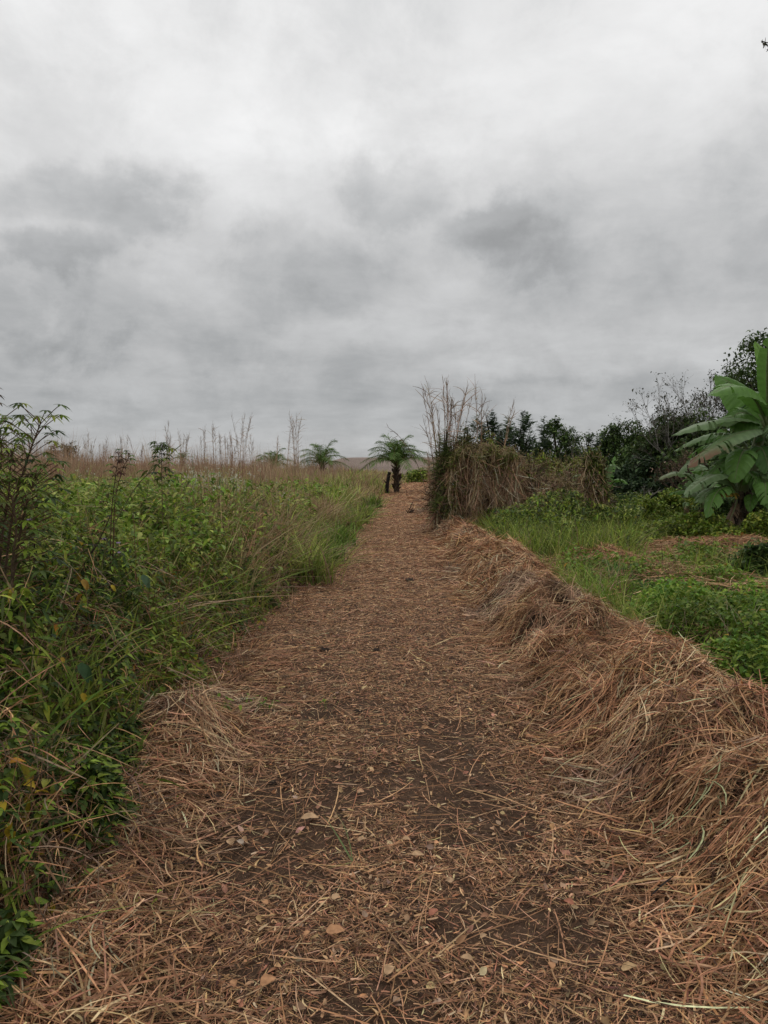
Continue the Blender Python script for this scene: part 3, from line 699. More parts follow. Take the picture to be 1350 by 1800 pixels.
T(918, 0, 720, 28, 130, label='slim dark feathery tree top at the right end of the thicket', seed=22, kind='spire', cols=DB, ls=.115, nl=14000, crown0=.25)
T(978, 0, 738, 30, 80, label='small rounded dark tree with bare twigs at its crown, alone against the sky', seed=23, kind='round', cols=DK, ls=.10, crown0=.3, nl=6000)
T(1034, 0, 755, 34, 90, label='slender pale green tree with a feathery pointed top beside the vine covered post', seed=24, kind='spire', cols=DB, ls=.12, crown0=.3)
T(1062, 0, 762, 35, 80, label='narrow feathery sapling just right of the vine covered post', seed=25, kind='spire', cols=DB, ls=.12, crown0=.3)
T(1096, 0, 752, 34, 130, label='bushy dark tree above the two small banana leaves', seed=26, kind='round', cols=DK, ls=.12, nl=12000, crown0=.1)
T(1138, 0, 760, 33, 160, label='broad dark green tree in the middle of the tree line', seed=27, kind='round', cols=DK, ls=.12, nl=14000, crown0=.1)
T(1195, 0, 742, 30, 170, label='olive brown tree behind the grey leafless shrub', seed=28, kind='round', cols=DK + OL[:1], ls=.12, nl=14000, crown0=.1)
T(1150, 0, 815, 29, 150, label='low dark bush with drooping leaves under the tree line', seed=29, kind='round', cols=DB, ls=.16, crown0=.08, name='bush', nl=6500)
T(1090, 0, 835, 29, 110, label='low blackish bush left of the small banana plants', seed=30, kind='round', cols=DB, ls=.15, crown0=.08, name='bush', nl=5000)
T(1255, 0, 745, 28, 200, label='shaded bush directly behind the big banana plant', seed=31, kind='round', cols=DK, ls=.12, crown0=.08, name='bush', nl=15000)
T(1340, 0, 598, 27, 200, label='tall dark tree with rounded leaf clumps behind the big banana plant', seed=32, kind='round', cols=DK, ls=.12, crown0=.35, nl=12000)
T(1330, 0, 760, 25, 170, label='dark leafy bush at the right edge beyond the banana trunk', seed=33, kind='round', cols=DK, ls=.12, crown0=.06, name='bush', nl=8000)
T(1008, 0, 790, 36, 120, label='low green tree in the gap between the round tree and the vine covered post', seed=34, kind='round', cols=DK, ls=.12, crown0=.1, nl=5000)
T(1400, 0, 640, 32, 200, label='dark tree cut by the right edge of the view, farthest right of the tree line', seed=35, kind='round', cols=DK, ls=.13, crown0=.15, nl=8000)
T(738, 0, 829, 62, 60, label='small green bush on the far side of the track right of the oil palm', seed=36, kind='round', cols=G_MID, ls=.16, crown0=.06, name='bush', nl=2500)
T(112, 0, 778, 60, 62, label='round brown green bush standing in the dead grass at the far left', seed=37, kind='round', cols=[(.14, .13, .06), (.18, .12, .07)], ls=.13, crown0=.06, name='bush', nl=4500)
T(862, 0, 752, 23, 60, label='light green sapling leaning out of the top of the thicket', seed=38, kind='spire', cols=G_MID, ls=.07, nl=2500, crown0=.3)

# leafless shrubs: recursive twigs
def bare(base, H, label, seed, spread=.55, leafy=0, col=(.20, .17, .15), r0=.05, depth=5, name='leafless_shrub', stems=5, leafcol=DEAD):
    global rng; rng = np.random.default_rng(seed)
    base = np.array(base, float); root = thing(name, base, label, 'shrub'); mb = MB(); tube(mb, [(0, 0, -.15), (0, 0, .12)], [r0 * 2.2, r0 * 1.8], col, 6); tips = []
    def grow(p, d, ln, r, k):
        q = p + d * ln; mid = (p + q) / 2 + rng.normal(size=3) * ln * .07
        tube(mb, curve(p, mid, q, 4), np.linspace(r, r * .6, 4), np.array(col) * U(.75, 1.2), 4); tips.append(q)
        if k > 0:
            for _ in range(3 if k > 1 else 4):
                nd2 = unit(d + rng.normal(size=3) * spread + np.array([0, 0, .12])); grow(p + (q - p) * U(.5, 1), nd2, ln * U(.55, .82), r * .55, k - 1)
    for _ in range(stems):
        grow(np.array([NR(.02), NR(.02), 0.0]), unit(np.array([NR(.35), NR(.35), 1.0])), H * .34, r0, depth - 1)
    mb.build('branches', M_bark, root)
    if leafy:
        mb = MB(); tp = np.array(tips); i = rng.integers(0, len(tp), leafy); i = i[tp[i, 2] > H * .35]
        n = len(i); leaves(mb, tp[i] + NR(.05, (n, 3)), .7, U(.06, .13, n), U(.04, .08, n), pal(leafcol, n, .2), 'leaf', k=2); mb.build('leaves', M_tree, root)
    return root
bare(on_ground(1238, 29), 6.4, 'grey half leafless tree with sparse dark leaves left of the tall tree', 41, .40, 3200, (.20, .18, .16), .06, 6, name='sparse_tree', leafcol=[(.05, .06, .03), (.08, .07, .04)])
bare(on_ground(1195, 26), 2.8, 'brownish leafless shrub with fine twigs left of the banana leaves', 42, .45, 500, (.17, .12, .09), .04, 6)
bare(on_ground(1150, 25), 1.9, 'pale thin bare sapling sloping left before the dark bushes', 43, .6, 0, (.30, .27, .24), .03, 4, stems=1)
bare(on_ground(985, 29), 3.4, 'fine bare twigs rising beside the small round tree', 44, .4, 0, (.25, .21, .19), .03, 5, stems=3)

# tree out of frame on the right whose twig reaches into the top corner
def overhang():
    global rng; rng = np.random.default_rng(51)
    tip = P(1338, 72, 12); base = np.array([9.6, 12.6, float(ground(9.6, 12.6))]); root = thing('overhanging_tree', base, 'dark leafy twig tip poking in at the top right corner of the sky', 'tree')
    tp = tip - base; mb = MB(); top = np.array([.2, .1, tp[2] * .97])
    tube(mb, curve((0, 0, -.2), (.3, 0, tp[2] * .5), top, 8), np.linspace(.16, .07, 8), (.08, .065, .05), 8, .05)
    tube(mb, curve(top * .85, (top + tp) / 2 + np.array([0, 0, -.1]), tp, 10), np.linspace(.05, .006, 10), (.05, .04, .035), 5)
    mb.build('trunk', M_bark, root)
    mb = MB(); n = 34; t = U(0, .13, n); pp = tp + (top * .85 - tp) * t[:, None]; az = U(0, 6.28, n)
    ribbons(mb, pp, np.stack([np.cos(az) - .4, np.sin(az), NR(.9, n)], -1), U(.06, .13, n), .028, pal([(.05, .06, .035), (.10, .09, .07)], n, .2), k=3, prof='lance')
    n = 900; cc = top + rng.normal(size=(n, 3)) * np.array([.75, .8, .6]) + np.array([.6, .2, .2]); leaves(mb, cc, .6, U(.08, .14, n), U(.04, .07, n), pal(DK, n, .2), 'leaf', k=2)
    mb.build('crown', M_tree, root)
overhang()

# ------------------------------------------------------------------ banana plants
def bleaf(root, origin, A, M, B, wd, seed, brown=0.0, tears=5, col=(.10, .19, .05), fold=.30, roll=0.0, name='leaf'):
    """banana leaf on a curve A (petiole foot) - M (control) - B (tip)"""
    r = np.random.default_rng(seed); mb = MB(); n = 30
    A, M, B = [np.asarray(v, float) for v in (A, M, B)]
    pts = curve(A, M, B, n); t = np.linspace(0, 1, n); tg = unit(np.gradient(pts, axis=0))
    upv = np.array([0, 0, 1.0]); side = np.cross(tg, upv); side = unit(side + 1e-5)
    ref = unit(np.cross(B - A, upv) + 1e-4); side = unit(side * .6 + ref * .4)
    nrm = unit(np.cross(side, tg)); cr, sr = math.cos(roll), math.sin(roll); side, nrm = side * cr + nrm * sr, nrm * cr - side * sr
    tb = np.clip((t - .13) / .87, 0, 1); prof = np.where(t < .13, 0.0, np.sin(np.pi * np.clip(tb, .0, 1) ** .8) ** .55)
    tube(mb, pts, np.linspace(.035, .006, n) * (.5 + wd), (.22, .26, .12), 5)
    base = np.array(col)
    for sg in (-1, 1):
        cuts = set(r.integers(6, n - 2, tears).tolist()); k = 6
        s = np.linspace(0, 1, k); rows = []
        wob = np.cumsum(r.normal(0, .05, n)); wob -= wob.mean(); seg = np.cumsum([1 if i in cuts else 0 for i in range(n)]); sdr = r.uniform(-.06, .24, seg.max() + 2) * (1 if tears > 1 else 0); slag = r.uniform(-.03, .06, seg.max() + 2) * (1 if tears > 1 else 0)
        for i in range(n - 1):
            # strip between two stations; at a cut the strip's outer end is narrowed to leave a slit
            for e, j in ((0, i), (1, i + 1)):
                g = .6 if (i in cuts and e == 1) or (i - 1 in cuts and e == 0) else 0.0
                lag = wd * .16 * s ** 1.5
                rip = .012 * math.sin(j * 2.2 + sg) * s
                dr = -wd * (.16 + .10 * abs(wob[j]) + sdr[seg[i]]) * s ** 2
                out = pts[j] + side[j] * sg * (wd * .5 * prof[j] * s)[:, None] + nrm[j] * ((wd * fold * prof[j] * s * (1 - s * .9)) + rip)[:, None] + np.array([0, 0, 1.0]) * (dr * prof[j])[:, None] + tg[j] * (lag + (g * (-.08 if e == 1 else .08) + slag[seg[i]]) * s)[:, None] 
                rows.append(out)
        V = np.array(rows).reshape(-1, 3); q = []
        for i in range(n - 1):
            a = i * 2 * k
            for m in range(k - 1): q.append((a + m, a + m + 1, a + k + m + 1, a + k + m))
        tt = np.repeat(t[np.array([x for i in range(n - 1) for x in (i, i + 1)])], k); ss = np.tile(s, (n - 1) * 2)
        c = np.tile(base, (len(V), 1)) * (1 + .10 * np.sin(tt * 90 + ss * 2)[:, None] + .10 * (ss < .1)[:, None])
        b = np.clip(brown * 1.6 * ((tt - .68) * 2.6 + (ss - .6) * .6) + r.normal(0, .05, len(tt)), 0, 1)[:, None] if brown > 0 else 0
        c = c * (1 - b) + np.array([.22, .125, .07]) * b
        mb.add(V, np.array(q), c)
    return mb.build(name, M_banana, root, origin, smooth=True)

BG = (.13, .26, .055); BGR = (.18, .27, .12); BD = (.085, .18, .045)
def stem_tube(mb, base, H, r, col=(.13, .10, .07), lean=(0, 0)):
    n = 12; pts = [np.array([lean[0] * (i / 11) ** 2, lean[1] * (i / 11) ** 2, H * i / 11]) + base for i in range(n)]
    tube(mb, pts, r * np.interp(np.linspace(0, 1, n), [0, .3, 1], [1.15, 1, .5]), col, 12, .05)
    m = 90; a = rng.uniform(0, 6.28, m); zz = rng.uniform(.15, 1, m) * H
    p = np.stack([np.cos(a) * r * .95, np.sin(a) * r * .95, zz], -1) + base; d = np.stack([np.cos(a) * .07, np.sin(a) * .07, -np.ones(m)], -1)
    ribbons(mb, p, d, U(.25, .7, m) * H * .45, U(.03, .09, m), pal([(.08, .052, .036), (.04, .028, .024), (.17, .12, .09), (.055, .04, .03)], m, .2), k=4, bend=NR(.08, (m, 3)))

def banana_big():
    global rng; rng = np.random.default_rng(61)
    Y = 17.0; base = on_ground(1305, Y); root = thing('banana_plant', base, 'big banana plant with broad arching leaves and shaggy brown trunks at the right edge', 'banana plant')
    for i, (dx, dy, H, r) in enumerate(((-.04, 0, 1.25, .16), (.22, .30, 1.5, .15))):
        mb = MB(); stem_tube(mb, base + np.array([dx, dy, -.1]), H, r); mb.build('pseudostem', M_bark, root, base)
    # green upper stalk
    mb = MB(); crown = P(1318, 800, Y + .2); tube(mb, [base + np.array([.05, .1, 1.1]), crown * .5 + (base + np.array([.05, .1, 1.1])) * .5 + np.array([.05, 0, 0]), crown], [.14, .10, .07], (.16, .19, .07), 8); 
    crown2 = P(1345, 745, Y + .6); tube(mb, [base + np.array([.3, .35, 1.3]), (base + np.array([.3, .35, 1.3])) * .5 + crown2 * .5, crown2], [.14, .11, .07], (.16, .19, .07), 8); mb.build('stalk', M_banana, root, base)
    O = P(1352, 760, Y + .5); O1 = P(1318, 800, Y + .2); O2 = P(1298, 872, Y); O3 = P(1328, 885, Y + .2)
    def Lf(A, m, b, w, dm, db, **k): bleaf(root, base, A, P(m[0], m[1], Y + dm), P(b[0], b[1], Y + db), w, k.pop('seed'), **k)
    Lf(O, (1362, 660), (1330, 606), .62, .5, .5, seed=1, col=(.18, .34, .06), tears=1, fold=.15, roll=1.1)
    Lf(O, (1318, 690), (1268, 664), .95, .9, 1.1, seed=2, col=BG, tears=2, roll=.75)
    Lf(O, (1320, 648), (1256, 690), .80, -.4, -.9, seed=3, col=(.13, .27, .05), tears=3, roll=.25)
    Lf(O, (1300, 700), (1282, 745), .85, -.1, .4, seed=4, col=BG, tears=3, roll=.5)
    Lf(O, (1285, 715), (1190, 762), .62, -.7, -1.0, seed=5, col=BGR, tears=2)
    Lf(O1, (1290, 730), (1190, 790), .62, .5, .9, seed=6, col=BGR, tears=6)
    Lf(O, (1300, 742), (1217, 815), .66, -1.1, -1.5, seed=7, col=BGR, brown=1.0, tears=3)
    Lf(O1, (1296, 745), (1225, 775), .5, 1.2, 1.6, seed=8, col=BD, tears=5)
    Lf(O1, (1305, 770), (1292, 842), .62, -.8, -.95, seed=9, col=BG, tears=1, roll=.1)
    Lf(O2, (1270, 800), (1206, 868), .55, -.6, -1.2, seed=10, col=BGR, tears=5)
    Lf(O2, (1272, 825), (1218, 828), .40, .2, .3, seed=11, col=BG, tears=5)
    Lf(O2, (1296, 790), (1270, 760), .55, .6, .9, seed=12, col=BG, tears=2, roll=.6)
    Lf(O3, (1330, 800), (1385, 850), .60, -.4, -.8, seed=13, col=BGR, tears=4)
    Lf(O3, (1350, 775), (1400, 800), .60, .1, .3, seed=14, col=BG, tears=4)
    Lf(O, (1400, 700), (1450, 760), .8, -.2, -.6, seed=15, col=BG, tears=4)
    Lf(O, (1395, 640), (1440, 640), .8, .8, 1.4, seed=16, col=BG, tears=3)
    Lf(O3, (1322, 850), (1318, 896), .32, -.5, -.55, seed=17, col=BG, tears=0)
    Lf(O2, (1285, 862), (1256, 872), .36, -.4, -.6, seed=18, col=(.40, .26, .05), brown=.6, tears=3)
    Lf(O1, (1250, 770), (1195, 830), .5, -.2, -.5, seed=31, col=BGR, tears=6)
    Lf(O2, (1262, 830), (1245, 905), .42, -.9, -1.2, seed=32, col=BG, tears=5)
    Lf(O3, (1300, 800), (1268, 830), .5, .5, .8, seed=33, col=BD, tears=4)
    Lf(O3, (1350, 815), (1345, 880), .5, -.8, -1.1, seed=34, col=BG, tears=4)
    Lf(O, (1310, 720), (1262, 740), .62, .2, .2, seed=35, col=BG, tears=4, roll=.4)
    Lf(O, (1330, 680), (1300, 700), .7, 1.2, 1.6, seed=21, col=BD, tears=2, roll=.6)
    Lf(O1, (1270, 760), (1215, 800), .5, .9, 1.3, seed=22, col=BG, tears=6)
    Lf(O1, (1340, 760), (1352, 830), .6, -.5, -.7, seed=23, col=BD, tears=2)
    Lf(O2, (1310, 800), (1330, 850), .5, -.3, -.6, seed=24, col=BG, tears=4)
    Lf(O2, (1250, 840), (1228, 880), .45, -.5, -.8, seed=25, col=BGR, tears=6)
    Lf(O3, (1345, 860), (1365, 900), .4, -.4, -.6, seed=26, col=BG, tears=3)
    Lf(O1, (1280, 790), (1240, 845), .5, -.3, -.6, seed=27, col=BG, tears=5)
    Lf(O, (1345, 640), (1352, 600), .7, -.3, -.4, seed=28, col=BG, tears=1, roll=.8)
    Lf(O, (1375, 720), (1390, 790), .8, -.7, -1.0, seed=29, col=BGR, tears=5)
    Lf(O1, (1345, 730), (1310, 715), .6, .9, 1.3, seed=19, col=BD, tears=4)
    Lf(O2, (1290, 905), (1276, 925), .25, -.3, -.4, seed=20, col=(.2, .13, .08), brown=1, tears=5)
banana_big()

def banana_small(px, pyb, Y, specs, label, seed, H=.45, r=.07):
    global rng; rng = np.random.default_rng(seed)
    base = on_ground(px, Y); root = thing('banana_plant', base, label, 'banana plant'); mb = MB()
    stem_tube(mb, base - np.array([0, 0, .05]), H, r, (.14, .15, .06)); mb.build('pseudostem', M_bark, root, base)
    A = base + np.array([0, 0, H])
    for i, (m, b, w_, dm, db, br) in enumerate(specs): bleaf(root, base, A, P(m[0], m[1], Y + dm), P(b[0], b[1], Y + db), w_, seed * 10 + i, brown=br, tears=4, col=BGR if i % 2 == 0 else BG)
banana_small(1236, 910, 18.6, [((1215, 805), (1160, 842), .42, -.4, -.8, .25), ((1225, 850), (1178, 868), .32, -.6, -1.0, 0), ((1240, 800), (1222, 822), .35, .5, .8, 0), ((1262, 830), (1285, 842), .35, .4, .6, 0), ((1232, 850), (1202, 872), .35, -.6, -.9, .2)],
             'young banana plant with drooping grey green leaves left of the big one', 7, .75, .07)
banana_small(1064, 880, 21, [((1060, 800), (1086, 822), .30, -.3, -.5, 0), ((1080, 828), (1100, 848), .26, -.4, -.7, 0), ((1040, 820), (1008, 838), .28, -.3, -.5, .3), ((1075, 830), (1080, 805), .2, .3, .5, 0)],
             'small banana plant half hidden behind the vine covered post', 8, .8, .06)
banana_small(1205, 920, 19.5, [((1205, 862), (1209, 905), .16, -.2, -.3, 1.5), ((1212, 870), (1203, 900), .12, -.2, -.4, 1.5)], 'withered yellow brown banana shoot left of the young banana plant', 9, .45, .04)

# ------------------------------------------------------------------ vine covered thickets
b0 = on_ground(852, 19.5)
VG = [(.14, .15, .04), (.10, .13, .035), (.20, .19, .06), (.09, .10, .03)]
k_ = 19.5 / F
def drape(base, px0, Y, prof, ry, label, seed, dens, greens, gfrac, name='vine_thicket', sw=.010, posts=6, patch=.5, cone=False):
    """mass of hanging vines; prof = list of (px, top row, bottom row) describing its real height along its length"""
    global rng; rng = np.random.default_rng(seed); base = np.array(base, float); root = thing(name, base, label, 'thicket'); st = MB(); lf = MB(); br = MB()
    pr = np.array(prof, float); X = (pr[:, 0] - px0) / F * Y; ZT = np.array([P(px0, v, Y)[2] for v in pr[:, 1]]) - base[2]; ZB = np.maximum(0, np.array([P(px0, v, Y)[2] for v in pr[:, 2]]) - base[2])
    wd_ = X[-1] - X[0]; area = float(np.sum((ZT[1:] - ZB[1:] + ZT[:-1] - ZB[:-1]) / 2 * np.diff(X)))
    def place(n, inner=0.0):
        x = U(X[0], X[-1], n); v = U(-1, 1, n); edge = np.minimum((x - X[0]), (X[-1] - x)) / max(.15, ry * .8); wall = ry * np.sqrt(np.clip(1 - (1 - np.clip(edge, 0, 1)) ** 2, .04, 1))
        y = wall * np.sign(v) * np.abs(v) ** .5 * (1 - inner) ; bul = 1 + .9 * (fbm(x * 1.0, y * 0 + 3, .33, 2, seed + 5) - .5); y = y * bul
        zt = np.interp(x, X, ZT) + .75 * (fbm(x + 7, y, .34, 3, seed) - .5) - .22 * (np.abs(y) / max(ry, .1)) ** 2; zb = np.maximum(0, np.interp(x, X, ZB) + .55 * (fbm(x + 3, y, .25, 2, seed + 9) - .40)); return x, y, zt, zb
    for i in range(posts):
        br = MB(); x, y, zt, zb = place(1, .5); a_ = np.array([x[0] + NR(.1), y[0], 0]); e = np.array([x[0], y[0], zt[0] * .95]); tube(br, curve(a_, (a_ + e) / 2 + rng.normal(size=3) * .12, e, 6), np.linspace(.035, .012, 6), (.08, .06, .045), 6); br.build('branch', M_bark, root)
    n = int(area * dens); x, y, zt, zb = place(n); u = U(0, 1, n) ** .8; z = zt - u * (zt - zb); Ln = U(.18, .75, n) * np.minimum(1, .35 + wd_ * .5)
    clump = fbm(x * 1.0, z * .35 + y, .16, 2, seed + 3); big = fbm(x + 5, z * .7 + y, .42, 3, seed + 6); tone = (.25 + .9 * clump + .8 * big)[:, None]
    hole = U(0, 1, n) > sstep(.52, .64, fbm(x + 40, z * .6, .30, 2, seed + 8)) * .8; x, y, z, zt, zb, Ln, tone = (v_[hole] for v_ in (x, y, z, zt, zb, Ln, tone)); n = len(x)
    d = np.stack([NR(.30, n), NR(.25, n), -U(.5, 1.4, n)], -1); m = U(0, 1, n) < .25; d[m] = NR(1, (int(m.sum()), 3)); Ln[m] *= .6; Ln = np.minimum(Ln, np.maximum(.1, z + .05))
    ribbons(st, np.stack([x, y, z], -1), d, Ln, U(.5, 1.6, n) * sw, np.clip(pal([(.52, .36, .22), (.39, .25, .155), (.64, .48, .32), (.22, .14, .09), (.48, .29, .19)], n, .25) * tone, .01, .7), k=6, bend=NR(.20, (n, 3)) * Ln[:, None] * 1.5)
    for _ in range(int(26 * wd_)):
        x, y, zt, zb = place(1); p0 = np.array([x[0], y[0] * 1.05, zt[0]]); m_ = 9; hgt = (zt[0] - zb[0]) * U(.5, 1.0); pts = p0 + np.stack([np.cumsum(NR(.035, m_)), np.cumsum(NR(.03, m_)), -np.linspace(0, 1, m_) * hgt], -1)
        tube(st, pts, U(.006, .014), pal([(.48, .36, .25), (.30, .2, .13), (.56, .44, .31)], 1, .15)[0], 4)
    for _ in range(int(22 * wd_)):
        x, y, zt, zb = place(1, .3); p0 = np.array([x[0], y[0], zt[0] - .15]); m_ = 6; pts = p0 + np.stack([np.cumsum(NR(.04, m_)), np.cumsum(NR(.04, m_)), np.linspace(0, U(.2, .5), m_)], -1); tube(st, pts, [.008, .007, .006, .005, .004, .003], (.30, .22, .14), 4)
        leaves(lf, pts[rng.integers(1, 6, 9)] + NR(.03, (9, 3)), .6, U(.05, .1, 9), U(.03, .05, 9), pal(greens, 9, .2), 'leaf', k=2)
    m = n // 5; x, y, zt, zb = place(m, .5); z = zb + U(.1, .9, m) * (zt - zb); ribbons(st, np.stack([x, y, z], -1), NR(1, (m, 3)), U(.2, .5, m) * min(1, .3 + wd_ * .5), U(.02, .04, m), pal([(.12, .08, .055), (.09, .07, .04)], m, .2), k=2)
    m = n // 9; x, y, zt, zb = place(m); az = U(0, 6.28, m); Ln = U(.12, .45, m) * min(1, .4 + wd_ * .5)
    ribbons(st, np.stack([x, y, zt - .04], -1), np.stack([np.cos(az), np.sin(az), U(.1, 1.1, m)], -1), Ln, U(.5, 1.2, m) * sw, pal([(.40, .30, .19), (.30, .22, .12), (.24, .2, .09)], m, .2), k=5, bend=np.stack([0 * az, 0 * az, -Ln * U(.5, 1.3, m)], -1))
    m = int(n * gfrac); x, y, zt, zb = place(m); u = U(0, 1, m); u = np.where(U(0, 1, m) < .4, u * .15, u); z = zt - u * (zt - zb) + .02; keep = U(0, 1, m) < sstep(patch - .12, patch + .1, fbm(x + 20, z, .45, 2, seed + 11)) + .12; x, y, z = x[keep], y[keep], z[keep]; m = len(x)
    y = y * 1.06; leaves(lf, np.stack([x, y, z], -1), .6, U(.05, .11, m), U(.03, .065, m), pal(greens, m, .25), 'heart', k=2)
    st.build('vines', M_dry, root); lf.build('leaves', M_leaf, root); return root
VG = [(.20, .22, .055), (.15, .19, .045), (.28, .27, .08), (.13, .15, .04), (.24, .18, .07)]
drape(b0, 852, 19.5, [(764, 862, 905), (774, 806, 920), (794, 784, 924), (815, 774, 924), (835, 786, 922), (855, 782, 918), (872, 800, 914), (888, 784, 910), (898, 780, 900), (908, 802, 885), (922, 822, 868), (938, 832, 858)], .75,
      'large brown thicket smothered in hanging dead vines at the right edge of the track', 71, 5200, VG, .85, posts=9, patch=.45, sw=.008)
drape(on_ground(1046, 17.5), 1046, 17.5, [(1030, 815, 860), (1036, 800, 905), (1047, 796, 925), (1057, 806, 920), (1066, 850, 905), (1072, 875, 900)], .15,
      'narrow post shaped column of green and brown vines right of the thicket', 72, 5500, VG + G_MID[:2] + G_DARK, 2.2, 'vine_column', .008, 3, .36)
drape(on_ground(978, 18.5), 978, 18.5, [(940, 868, 880), (955, 842, 890), (975, 834, 892), (995, 842, 895), (1008, 856, 885), (1018, 870, 880)], .45,
      'low rounded tangle of dead reddish vines between the thicket and the vine column', 73, 7000, VG, .12, 'vine_mound', .009, 2, .6)
drape(on_ground(985, 21.5), 985, 21.5, [(925, 806, 842), (950, 802, 850), (975, 812, 845), (1000, 808, 838), (1020, 806, 850), (1042, 815, 848)], .6,
      'yellowish green creeper canopy with a bare cross branch behind the vine mound', 74, 420, VG + [(.34, .36, .05), (.20, .28, .05)], 7.0, 'creeper_canopy', .010, 5, .40)
# sloping dead limb below the canopy
def limb():
    global rng; rng = np.random.default_rng(75); a = on_ground(925, 18.8); root = thing('dead_branch', a, 'bare dark forked branch slanting up to the right out of the thicket', 'branch'); mb = MB()
    e = P(985, 832, 18.6); tube(mb, curve(a * 0, (P(945, 868, 18.6) - a), e - a, 8), np.linspace(.06, .02, 8), (.09, .07, .055), 6, .05)
    for t_, (qx, qy) in ((.5, (975, 855)), (.7, (1000, 846)), (.4, (930, 838))):
        p0 = curve(a * 0, (P(945, 868, 18.6) - a), e - a, 11)[int(t_ * 10)]; tube(mb, curve(p0, (p0 + P(qx, qy, 18.5) - a) / 2 + .04, P(qx, qy, 18.5) - a, 5), np.linspace(.03, .008, 5), (.10, .08, .06), 5)
    mb.build('branch_wood', M_bark, root)
limb()

# ------------------------------------------------------------------ tall dead reeds
def reeds(px, pyb, pyt, Y, wpx, n, label, seed, lean=0.0, name='dead_reed_clump', group=None, thick=1.0, fan=.08, plume=True, zb=None):
    global rng; rng = np.random.default_rng(seed); base = on_ground(px, Y); H = P(px, pyt, Y)[2] - base[2]; W = wpx / F * Y / 2
    root = thing(name, base, label, 'reeds', group); st = MB(); lv = MB()
    for i in range(n):
        p0 = np.array([NR(W * .35), NR(W * .35), 0]); h = H * (U(.72, 1.0) if i else 1.0); tip = p0 + np.array([p0[0] * 1.3 + lean * h + NR(fan) * h, NR(fan) * h, h])
        pts = curve(p0, p0 * .9 + np.array([p0[0] * .1 + NR(.015) * h, 0, h * .62]), tip, 12); c = pal(PINK[:3] + [(.22, .17, .12)], 1, .15)[0]
        tube(st, pts, np.linspace(.011, .0035, 12) * thick, c, 4)
        m = 12; idx = rng.integers(3, 11, m); az = U(0, 6.28, m); Ln = U(.15, .5, m) * H / 3.2
        ribbons(lv, pts[idx], np.stack([np.cos(az) * .5, np.sin(az) * .5, U(.2, 1.3, m)], -1), Ln, U(.008, .018, m) * thick, pal(PINK, m, .2), k=4, bend=np.stack([np.cos(az) * .3, np.sin(az) * .3, -U(.0, .7, m)], -1) * Ln[:, None])
        if plume:
            m = 22; tt = U(.82, 1, m); pp = pts[8] * (1 - (tt[:, None] - .82) / .18) + pts[11] * ((tt[:, None] - .82) / .18); az = U(0, 6.28, m)
            ribbons(lv, pp, np.stack([np.cos(az) * .35, np.sin(az) * .35, np.ones(m)], -1), U(.10, .25, m), .008 * thick, pal([(.34, .28, .22), (.28, .2, .16)], m, .15), k=2)
    st.build('stems', M_dry, root); lv.build('dead_leaves', M_dry, root); return root
reeds(786, 0, 662, 19.3, 40, 17, 'tall fan of dead grey brown reeds standing out of the left end of the thicket', 81, -.005, fan=.045)
reeds(806, 0, 700, 19.6, 30, 8, 'shorter dead reeds leaning right behind the tall fan of reeds', 82, .02)
reeds(772, 0, 690, 19.2, 14, 4, 'thin dead reeds arching left off the tall fan of reeds', 83, -.08, fan=.05)
reeds(847, 0, 664, 20, 8, 3, 'solitary pair of thin reeds standing straight up above the thicket', 84, 0, fan=.012)
reeds(876, 0, 708, 20.5, 5, 2, 'arched reed bending right over the top of the thicket', 85, .12, fan=.02)
reeds(757, 0, 800, 24, 12, 7, 'short dead reed tuft at the track edge left of the thicket', 86, 0, fan=.04)
FR = [(293, 742, 30, 14, 7, 0), (320, 757, 31, 14, 6, 0), (358, 752, 33, 8, 4, 0), (377, 738, 32, 8, 4, 0), (395, 762, 33, 16, 7, 0), (410, 760, 32, 14, 7, 0), (424, 728, 33, 18, 9, .02), (444, 765, 34, 12, 3, 0), (504, 755, 36, 8, 2, .02), (521, 727, 33, 14, 8, -.02),
      (155, 762, 33, 16, 6, 0), (98, 768, 34, 14, 5, 0), (212, 768, 34, 16, 5, 0), (245, 770, 34, 16, 4, .04), (180, 770, 36, 16, 5, 0), (40, 772, 33, 14, 5, 0), (5, 768, 32, 14, 5, 0), (485, 768, 38, 6, 2, 0)]
LB = ['dense tuft of dead reeds, leftmost tall one right of the leafy stalk', 'short dense tuft of dead reeds above the brown palm top', 'sparse low reeds between two taller tufts of reeds', 'slim pair of dead reeds with hooked tips', 'low thick reeds right under the slim pair', 'leaning brown reeds just left of the forked tall tuft',
      'tall forked tuft of dead reeds with spreading tips, the widest in the field', 'thin lone reed right of the forked tall tuft', 'thin straight reed between the dark palm and the shaggy reed column', 'shaggy tall reed column curling left between the two field palms',
      'reddish reed tuft right of the round brown bush', 'reddish reeds directly left of the round brown bush', 'reddish reeds in the middle between bush and dense tuft', 'reeds leaning right beside the dense tuft', 'low reddish reeds right of the round bush', 'reddish reeds behind the tall leafy plant', 'reddish reeds at the left edge behind the leafy plant', 'faint thin reed above the dark palm']
for i, ((px, pt, Y, wp, n_, ln_), lb) in enumerate(zip(FR, LB)):
    reeds(px, 0, pt, Y, wp, n_, lb, 900 + i, ln_, fan=.05 if wp > 10 else .02, group='dead reed clumps along the back of the field', thick=.8)


